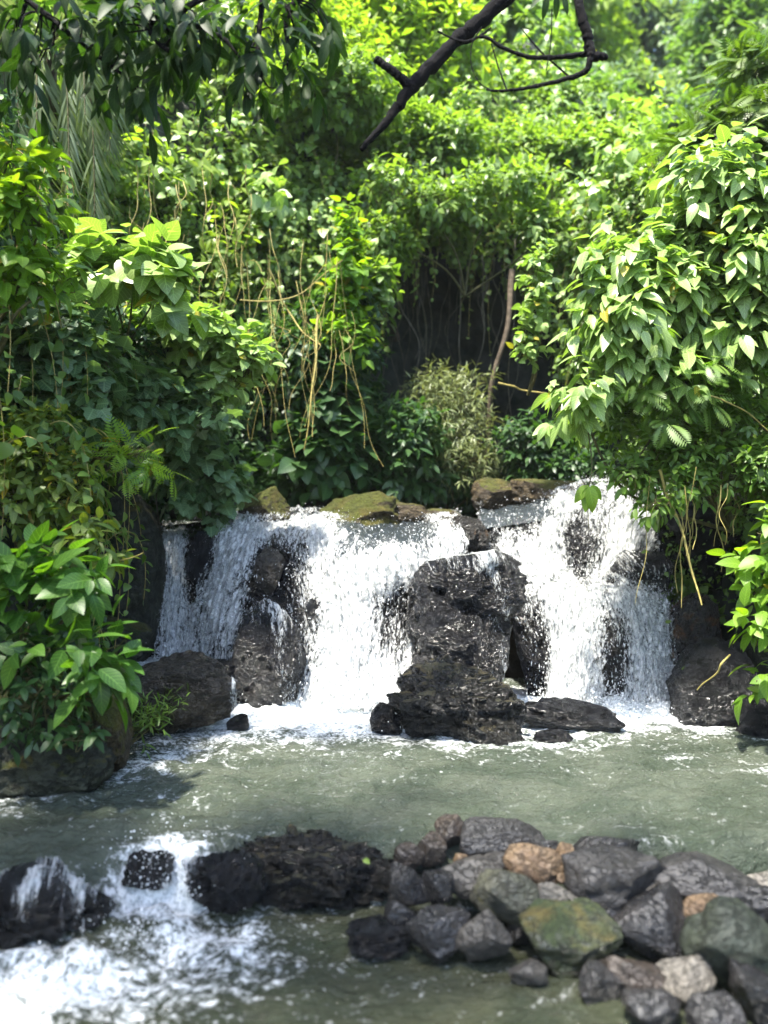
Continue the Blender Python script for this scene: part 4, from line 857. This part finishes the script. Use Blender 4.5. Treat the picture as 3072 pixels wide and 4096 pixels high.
# left bank
LG = 'shrubs on the left bank'
plant('lime_shrub', 'translucent yellow-green shrub at the upper left edge', 'shrub', [(22, 195, 5.7, 34, 36), (40, 225, 5.7, 26, 26), (8, 160, 5.8, 20, 20)], 48, 6, 22, 'detail', 'lime', LG, (-3.4, 6.3, 3.0), droop=.6)
plant('lime_shrub', 'yellow-green twig of hanging leaves below the upper left shrub', 'shrub', [(28, 285, 5.8, 42, 22), (60, 292, 5.8, 24, 12)], 44, 5, 21, 'detail', 'lime', LG, (-3.4, 6.4, 2.8), droop=.7)
plant('broadleaf_shrub', 'pale round-leaved shrub jutting from the slope under the palm', 'shrub', [(135, 278, 7.2, 40, 24), (155, 300, 7.2, 28, 18), (105, 268, 7.3, 26, 12)], 52, 6, 24, 'heart', 'broad', LG, (-3.2, 8.2, 3.0), droop=.45)
plant('shrub', 'dull green lobed-leaf shrub at the left edge halfway up', 'shrub', [(45, 350, 6.9, 60, 36), (90, 385, 6.9, 50, 30), (25, 400, 6.8, 40, 30)], 330, 5, 19, 'lobed', 'lobed', LG, (-3.9, 7.4, 1.6), droop=.35)
plant('shrub', 'long branch of pale heart-shaped leaves reaching toward the cave', 'shrub', [(215, 345, 8.2, 45, 20), (250, 365, 8.2, 34, 20), (170, 330, 8.2, 40, 18), (205, 380, 8.4, 50, 24)], 300, 5, 14, 'heart', 'broad', LG, (-3.4, 9.0, 2.6), droop=.4)
plant('shrub', 'lobed-leaf shrub in shade below the pale heart-shaped leaves', 'shrub', [(130, 400, 7.8, 50, 34), (185, 420, 8.2, 40, 24)], 230, 5, 17, 'lobed', 'lobed', LG, (-3.6, 8.4, 1.8), droop=.35)
plant('shrub', 'yellowish shrub at the left edge above the serrated plants', 'shrub', [(40, 455, 6.2, 48, 34), (70, 490, 6.2, 44, 34), (20, 500, 6.1, 36, 34)], 330, 5, 14, 'oval', 'yellowish', LG, (-3.2, 6.8, 1.2), droop=.45)
plant('fern', 'bright feathery twig stretched over the huge mossy boulder', 'fern', [(135, 455, 6.6, 34, 7)], 14, 4, 24, 'pinnate', 'lime', LG, W(60, 440, 6.5), droop=.1, up=-.1, stem_r=.007)
plant('serrated_plant', 'bright green plant of large serrated leaves at the left edge', 'plant', [(30, 585, 5.3, 38, 26), (62, 600, 5.3, 30, 28), (20, 620, 5.3, 24, 20), (95, 575, 5.4, 20, 14)], 30, 5, 32, 'detail', 'big', LG, (-2.75, 5.7, .8), droop=.45, stem_r=.01)
plant('serrated_plant', 'leafy green plant leaning over the mossy leaning rock', 'plant', [(70, 655, 5.2, 36, 20), (92, 675, 5.2, 26, 26), (40, 650, 5.2, 26, 16), (120, 645, 5.3, 18, 10)], 24, 5, 28, 'detail', 'big', LG, (-2.6, 5.6, .5), droop=.5, stem_r=.01)
plant('shrub', 'dark small-leaved weed on the black bank at the lower left', 'weed', [(40, 700, 5.25, 50, 36), (80, 735, 5.2, 30, 20), (20, 660, 5.3, 24, 26)], 110, 5, 14, 'oval', 'darkleaf', LG, (-2.6, 5.6, .3), droop=.4)
plant('willowy_plant', 'wispy narrow-leaved plant beside the moss-covered leaning rock', 'plant', [(150, 718, 6.3, 22, 12), (135, 730, 6.3, 16, 14), (172, 712, 6.3, 12, 6)], 46, 6, 12, 'narrow', 'fine', LG, W(122, 752, 6.2), droop=.05, up=.7, stem_r=.006)
plant('shrub', 'loose yellow-leaved twig hanging in front of the huge mossy boulder', 'shrub', [(88, 545, 5.9, 24, 22), (75, 520, 5.9, 24, 18), (110, 560, 5.9, 16, 8)], 40, 4, 17, 'oval', 'yellowish', LG, (-3.0, 6.3, 1.9), droop=.6, stem_r=.007)
plant('shrub', 'dense small-leaved shrub between the upper and lower left shrubs', 'shrub', [(30, 300, 7.6, 60, 60), (100, 340, 8.0, 60, 40)], 420, 6, 10, 'oval', 'darkleaf', LG, (-4.2, 8.2, 2.4))

# palm at the left
rng = np.random.default_rng(77)
pr = W(52, 40, 9.2); t = empty('palm', pr + np.array([-.4, .8, -2.5]), 'slender palm with drooping grey-green fronds on the left slope', 'palm')
V, Fc = tubes([smooth_path([np.array(t.location), pr + np.array([-.2, .4, -1]), pr], 12)], [np.linspace(.09, .06, 12)], 7); build('trunk', V, Fc, M['trunk'], t)
for (ex, ey, ed) in [(95, 235, 8.8), (70, 190, 8.7), (20, 150, 8.7), (110, 150, 8.9), (40, 215, 8.6), (130, 60, 9.0), (5, 90, 8.8), (85, 115, 8.5)]:
    e = W(ex, ey, ed); mid = (pr + e) / 2 + np.array([(ex - 52) / 200, -.1, .55]); P = smooth_path([pr, mid, e], 60)
    T = nrm(np.gradient(P, axis=0)); sel = np.repeat(np.arange(6, 60), 2); sd = np.tile([-1., 1.], 54)[:, None]
    side = nrm(np.cross(T[sel], np.array([0, .6, .8])))
    D = nrm(T[sel] * .8 + side * sd * .55 + np.array([0, 0, -.75]) + rng.normal(size=(108, 3)) * .1)
    L = .62 * np.sin(np.pi * (.15 + .8 * (sel / 60))) ** .7
    g = leaves_geo(P[sel], D, np.cross(D, side) + rng.normal(size=(108, 3)) * .2, L, 'blade', rng, .5)
    fr = build('frond', g[0], g[1], LM['palm'], t, attrs={'leaf': g[2]})
    V, Fc = tubes([P], [np.linspace(.016, .004, 60)], 4); build('stalk', V, Fc, M['stem'], fr)

# leafy boughs of the tree overhead, top left
OG = 'leafy boughs hanging in from the top left'
for k, (label, twig, lobes, n) in enumerate([
  ('dark leafy bough at the top centre-left with a bare black twig', [(395, -60), (410 * .463, 5), (490 * .463, 90 * .463), (560 * .463, 180 * .463)], [(215, 30, 5.3, 34, 22), (245, 62, 5.3, 24, 20), (190, 10, 5.3, 30, 20)], 26),
  ('dark leafy bough spreading from the top left corner', [(-30, -40), (40, 10), (90, 50), (130, 80)], [(60, 20, 5.4, 60, 30), (110, 50, 5.4, 40, 34), (130, 84, 5.4, 26, 16), (20, 60, 5.5, 30, 30)], 62),
  ('dark leafy bough at the top left with leaves pointing down', [(180, -60), (165, 0), (150, 30), (165, 50)], [(150, 20, 5.2, 40, 24), (175, 45, 5.2, 22, 20)], 30),
  ('dark hanging twig of slender leaves at the top between the boughs', [(260, -60), (262, 0), (258, 45), (262, 78)], [(258, 40, 5.25, 20, 26), (266, 78, 5.25, 12, 14)], 15),
  ('small dark leafy spray at the top near the bright tree', [(330, -50), (290, 10), (287, 40), (288, 70)], [(300, 10, 5.3, 34, 14), (287, 58, 5.3, 12, 14), (330, 4, 5.3, 14, 16)], 20)]):
    SEED[0] += 1; rng = np.random.default_rng(SEED[0])
    D = lobes[0][2]; pts = [W(x, y, D) for x, y in twig]; t = empty('leafy_bough', pts[0], label, 'branch', OG)
    LB = [(W(*l[:3]), np.array([l[3], .7 * (l[3] + l[4]) / 2, l[4]]) / F * l[2]) for l in lobes]
    g, P, C = sprigs(LB, int(n * .62), 6, .21, 'lance', rng, droop=.8, up=-.2, slen=.5, face=0, curl=.35)
    tw = smooth_path(pts, 30); paths, rr = [tw], [np.linspace(.028, .008, 30) * (1 + .15 * rng.normal(size=30))]
    for q in P:
        a = tw[np.argmin(np.linalg.norm(tw - q, axis=1))]; paths.append(smooth_path([a, (a + q) / 2 + rng.normal(size=3) * .04, q + np.array([0, 0, -.06])], 7)); rr.append(np.linspace(.008, .004, 7))
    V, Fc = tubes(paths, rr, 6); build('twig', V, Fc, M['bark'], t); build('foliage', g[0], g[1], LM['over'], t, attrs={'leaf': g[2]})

# bare dark branches across the top
def bough(name, label, main, twigs, D, seed, knob=.12):
    """main: [(x, y, radius)] in the 1659-wide view of the picture; twigs: list of the same"""
    rng = np.random.default_rng(seed); k = 768 / 1659
    def run(pp, dd):
        P = smooth_path([list(W(x * k, y * k, D + dd)) + [.62 * r * k / F * D] for x, y, r in pp], 60)
        r = P[:, 3] * (1 + knob * rng.normal(size=60) * .6); p = P[:, :3] + rng.normal(size=(60, 3)) * (P[:, 3] * .10)[:, None]; return p, r
    p, r = run(main, 0); t = empty(name, p[0], label, 'branch'); V, Fc = tubes([p], [r], 10); build('limb', V, Fc, M['bark'], t)
    for tw in twigs:
        p, r = run(tw, rng.uniform(-.05, .1)); V, Fc = tubes([p], [r], 7); build('twig', V, Fc, M['bark'], t)
    return t
bough('bare_branch', 'thick dark forked branch slanting down from the top centre', [(1330, -260, 36), (1085, 0, 27), (985, 88, 25), (890, 188, 23), (838, 258, 15), (780, 323, 9)],
      [[(890, 190, 20), (855, 160, 15), (812, 128, 13)], [(985, 88, 7), (1010, 92, 5), (1045, 72, 4), (1060, 60, 3)]], 5.6, 1)
t = bough('bare_branch', 'dark bent branch with thin curving twigs at the top right', [(1225, -300, 22), (1250, 0, 17), (1268, 70, 17), (1278, 118, 17), (1304, 122, 12), (1308, 124, 8)],
      [[(1275, 115, 12), (1225, 122, 9), (1150, 124, 8), (1090, 105, 7), (1045, 80, 6), (1000, 90, 4), (945, 68, 3)],
       [(1276, 118, 12), (1268, 150, 11), (1240, 166, 9), (1160, 186, 7), (1090, 196, 5), (1050, 194, 3)],
       [(1125, 60, 2), (1165, 108, 3), (1200, 140, 3), (1230, 166, 4)], [(1062, 95, 2), (1075, 140, 3), (1095, 195, 3)], [(1192, 20, 2), (1190, 90, 2), (1180, 152, 2)],
       [(1040, 60, 3), (1020, 95, 2), (1018, 140, 2), (1035, 178, 2), (1060, 194, 2)]], 5.4, 2)
rng = np.random.default_rng(5); o = np.stack([W(x, y, 5.4) for x, y in [(548, -6), (556, -8), (562, -8), (570, -6), (545, -10)]])
g = leaves_geo(o, np.array([[-.2, 0, -1], [.1, .1, -1], [.3, -.1, -1], [.5, 0, -.8], [-.6, 0, -.7]]), np.array([[0, -1., .3]] * 5), .16, 'lance', rng)
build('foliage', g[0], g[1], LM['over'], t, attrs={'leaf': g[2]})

# vines and roots
def strand(px0, py0, px1, py1, D, rng, r, sway=6, slack=0.0, n=26):
    u = np.linspace(0, 1, n); ph = rng.random(4) * 6.28
    x = px0 + (px1 - px0) * u + sway * (np.sin(u * 5 + ph[0]) * .6 + np.sin(u * 11 + ph[1]) * .3) * np.minimum(1, u * 3)
    y = py0 + (py1 - py0) * u + slack * np.sin(np.pi * u)
    return np.array([W(a, b, D + .12 * math.sin(ph[3] + 4 * q)) for a, b, q in zip(x, y, u)]), np.linspace(r, r * .55, n) * (1 + .1 * rng.normal(size=n))
def vines(label, cat, group, mat, spec, r, seed, name='hanging_vine'):
    rng = np.random.default_rng(seed)
    for (x0, y0, x1, y1, D, sway, *sl) in spec:
        p, rr = strand(x0, y0, x1, y1, D, rng, r * rng.uniform(.6, 1.25), sway, sl[0] if sl else 0)
        V, Fc = tubes([p], [rr], 5); tag(build(name, V, Fc, M[mat], origin=p[0]), label, cat, group)
rg = np.random.default_rng(9)
vines('thin straw-yellow vine hanging straight down beside the left of the cave', 'vine', 'yellow vines hanging beside the cave', 'vine',
      [(x := rg.uniform(240, 352), rg.uniform(225, 340), x + rg.normal() * 16, rg.uniform(330, 470), rg.uniform(9.0, 9.9), rg.uniform(3, 15)) for _ in range(30)], .0046, 1)
vines('dry yellowish stem drooping through the leaves of the left slope', 'vine', 'dry stems on the left slope', 'vine',
      [(x := rg.uniform(95, 270), y := rg.uniform(160, 270), x + rg.normal() * 12, y + rg.uniform(45, 110), rg.uniform(9.0, 9.6), rg.uniform(3, 9)) for _ in range(40)], .005, 2)
vines('dull grey-brown root hanging in the dark of the cave', 'root', 'roots hanging in the cave', 'root',
      [(x := rg.uniform(388, 535), rg.uniform(235, 270), x + rg.normal() * 6, rg.uniform(320, 440), rg.uniform(12.2, 14.0), rg.uniform(2, 14)) for _ in range(24)], .009, 3, 'hanging_root')
vines('thin brown vine dangling in front of the right black rock', 'vine', 'vines dangling over the right rocks', 'vine',
      [(x := rg.uniform(645, 745), rg.uniform(455, 490), x + rg.normal() * 12, rg.uniform(530, 610), rg.uniform(6.7, 7.2), rg.uniform(3, 8)) for _ in range(12)], .006, 4)
vines('thick tan vine sweeping down from the right shrub to the brown rock', 'vine', None, 'vine', [(660, 470, 702, 605, 6.9, 4)], .015, 5)
vines('long yellow vine looping across the creeper left of the cave', 'vine', None, 'vine', [(268, 268, 318, 345, 9.8, 4, 10)], .016, 6)
vines('yellow vine bundle stem dropping furthest toward the crest', 'vine', None, 'vine', [(318, 315, 306, 450, 9.4, 3)], .018, 7)
vines('curved dry stem arching right toward the cave', 'vine', None, 'vine', [(240, 300, 345, 260, 9.8, 5, 16)], .012, 8)
vines('tan broken limb lying across the cave mouth', 'branch', None, 'vine', [(498, 383, 545, 394, 10.4, 7)], .013, 9, 'broken_limb')
vines('reddish-brown slanting trunk at the right of the cave', 'trunk', None, 'trunk', [(512, 270, 484, 480, 12.0, 7)], .045, 10, 'slanting_trunk')
vines('pale double root column at the back of the cave', 'root', None, 'root', [(465, 230, 460, 425, 12.8, 9), ], .022, 11, 'hanging_root')
vines('slender grey root column right of the double one', 'root', None, 'root', [(484, 230, 470, 425, 12.9, 12)], .016, 12, 'hanging_root')
vines('bare yellow twig reaching from the left shrubs toward the falls', 'twig', None, 'vine', [(78, 558, 145, 553, 5.9, 3, 6)], .007, 13, 'bare_twig')
vines('long drooping root with one end in the ledge by the huge boulder', 'vine', None, 'root', [(160, 440, 158, 540, 9.0, 3)], .009, 14)
vines('bare hooked twig above the brown rock at the right edge', 'twig', None, 'vine', [(730, 655, 698, 690, 6.8, 4)], .009, 15, 'bare_twig')
vines('bare tan stem arching out of the right shrub', 'twig', None, 'vine', [(705, 395, 768, 432, 6.8, 4, -8)], .010, 16, 'bare_twig')

# unseen tree of the boughs; its crown is added to shade dam and bank
rng = np.random.default_rng(501)
t = empty('tree', (-5.2, 1.0, -0.5), 'large unseen tree on the left, its crown added to shade the stone dam', 'tree')
LB = [(np.array([-1.7, 1.7, 7.6]), np.array([2.6, 1.2, .9])), (np.array([-4.1, 4.3, 7.6]), np.array([1.2, 1.4, .8])), (np.array([-4.4, 2.4, 7.0]), np.array([1.6, 1.6, 1.0]))]
g, P, C = sprigs(LB, 380, 6, .26, 'lance', rng, droop=.6, face=0, sub=12, subr=.36)
tr = smooth_path([(-5.2, 1.0, -.6), (-5.0, 1.2, 2.0), (-4.2, 1.7, 4.6), (-3.0, 2.2, 6.8)], 30)
paths, rr = [tr], [np.linspace(.34, .14, 30)]
for c in list(C) + [P[k] for k in range(0, 380, 12)]:
    a = tr[rng.integers(18, 30)]; paths.append(smooth_path([a, (a + c) / 2 + np.array([0, 0, .3]), c], 10)); rr.append(np.linspace(.07, .012, 10))
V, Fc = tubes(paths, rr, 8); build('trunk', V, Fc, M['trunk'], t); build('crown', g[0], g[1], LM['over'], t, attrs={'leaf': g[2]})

# a few fallen leaves lying on the rocks
bpy.context.view_layer.update(); dg_ = bpy.context.evaluated_depsgraph_get()
for k, (px, py, L, mat, label) in enumerate([(365, 861, .075, 'lime', 'pale green leaf lying on the craggy rock mass of the dam'), (184, 704, .08, 'yellowish', 'yellow leaf stuck to the brown-grey rounded boulder'), (668, 622, .08, 'yellowish', 'yellow leaf lying on the brown wet rock by the right fall'), (684, 668, .07, 'yellowish', 'small yellow leaf on the black sloping slab')]):
    d = Vector(W(px, py, 1.0)) - cam.location; ok, loc, nor, *_ = S.ray_cast(dg_, cam.location, d.normalized())
    if ok and nor.dot(d) > 0: nor = -nor
    if ok:
        nv = np.array(nor); rng = np.random.default_rng(k); dd = np.cross(nv, rng.normal(size=3)); o = np.array(loc) + nv * .008
        g = leaves_geo(o[None] - dd / np.linalg.norm(dd) * L / 2, dd[None], nv[None], L, 'detail', rng, .1)
        tag(build('fallen_leaf', g[0], g[1], LM[mat], origin=o, attrs={'leaf': g[2]}), label, 'leaf')

# thin bright air that pales the far slope
HAZE = 0.0005
if HAZE:
    v, f = np.array([(x, y, z) for x in (-60, 60) for y in (-30, 90) for z in (-2.5, 34)], float), np.array([(0, 1, 3, 2), (4, 6, 7, 5), (0, 4, 5, 1), (2, 3, 7, 6), (0, 2, 6, 4), (1, 5, 7, 3)])
    m, nt_ = newmat('haze'); hv = nt_.nodes.new('ShaderNodeVolumePrincipled'); hv.inputs['Color'].default_value = (.86, .92, .95, 1); hv.inputs['Density'].default_value = HAZE; hv.inputs['Anisotropy'].default_value = 0.2
    ho = nt_.nodes.new('ShaderNodeOutputMaterial'); nt_.links.new(hv.outputs[0], ho.inputs['Volume'])
    tag(build('haze', v, f, m, smooth=False), kind='stuff')
    cy.volume_bounces = 0
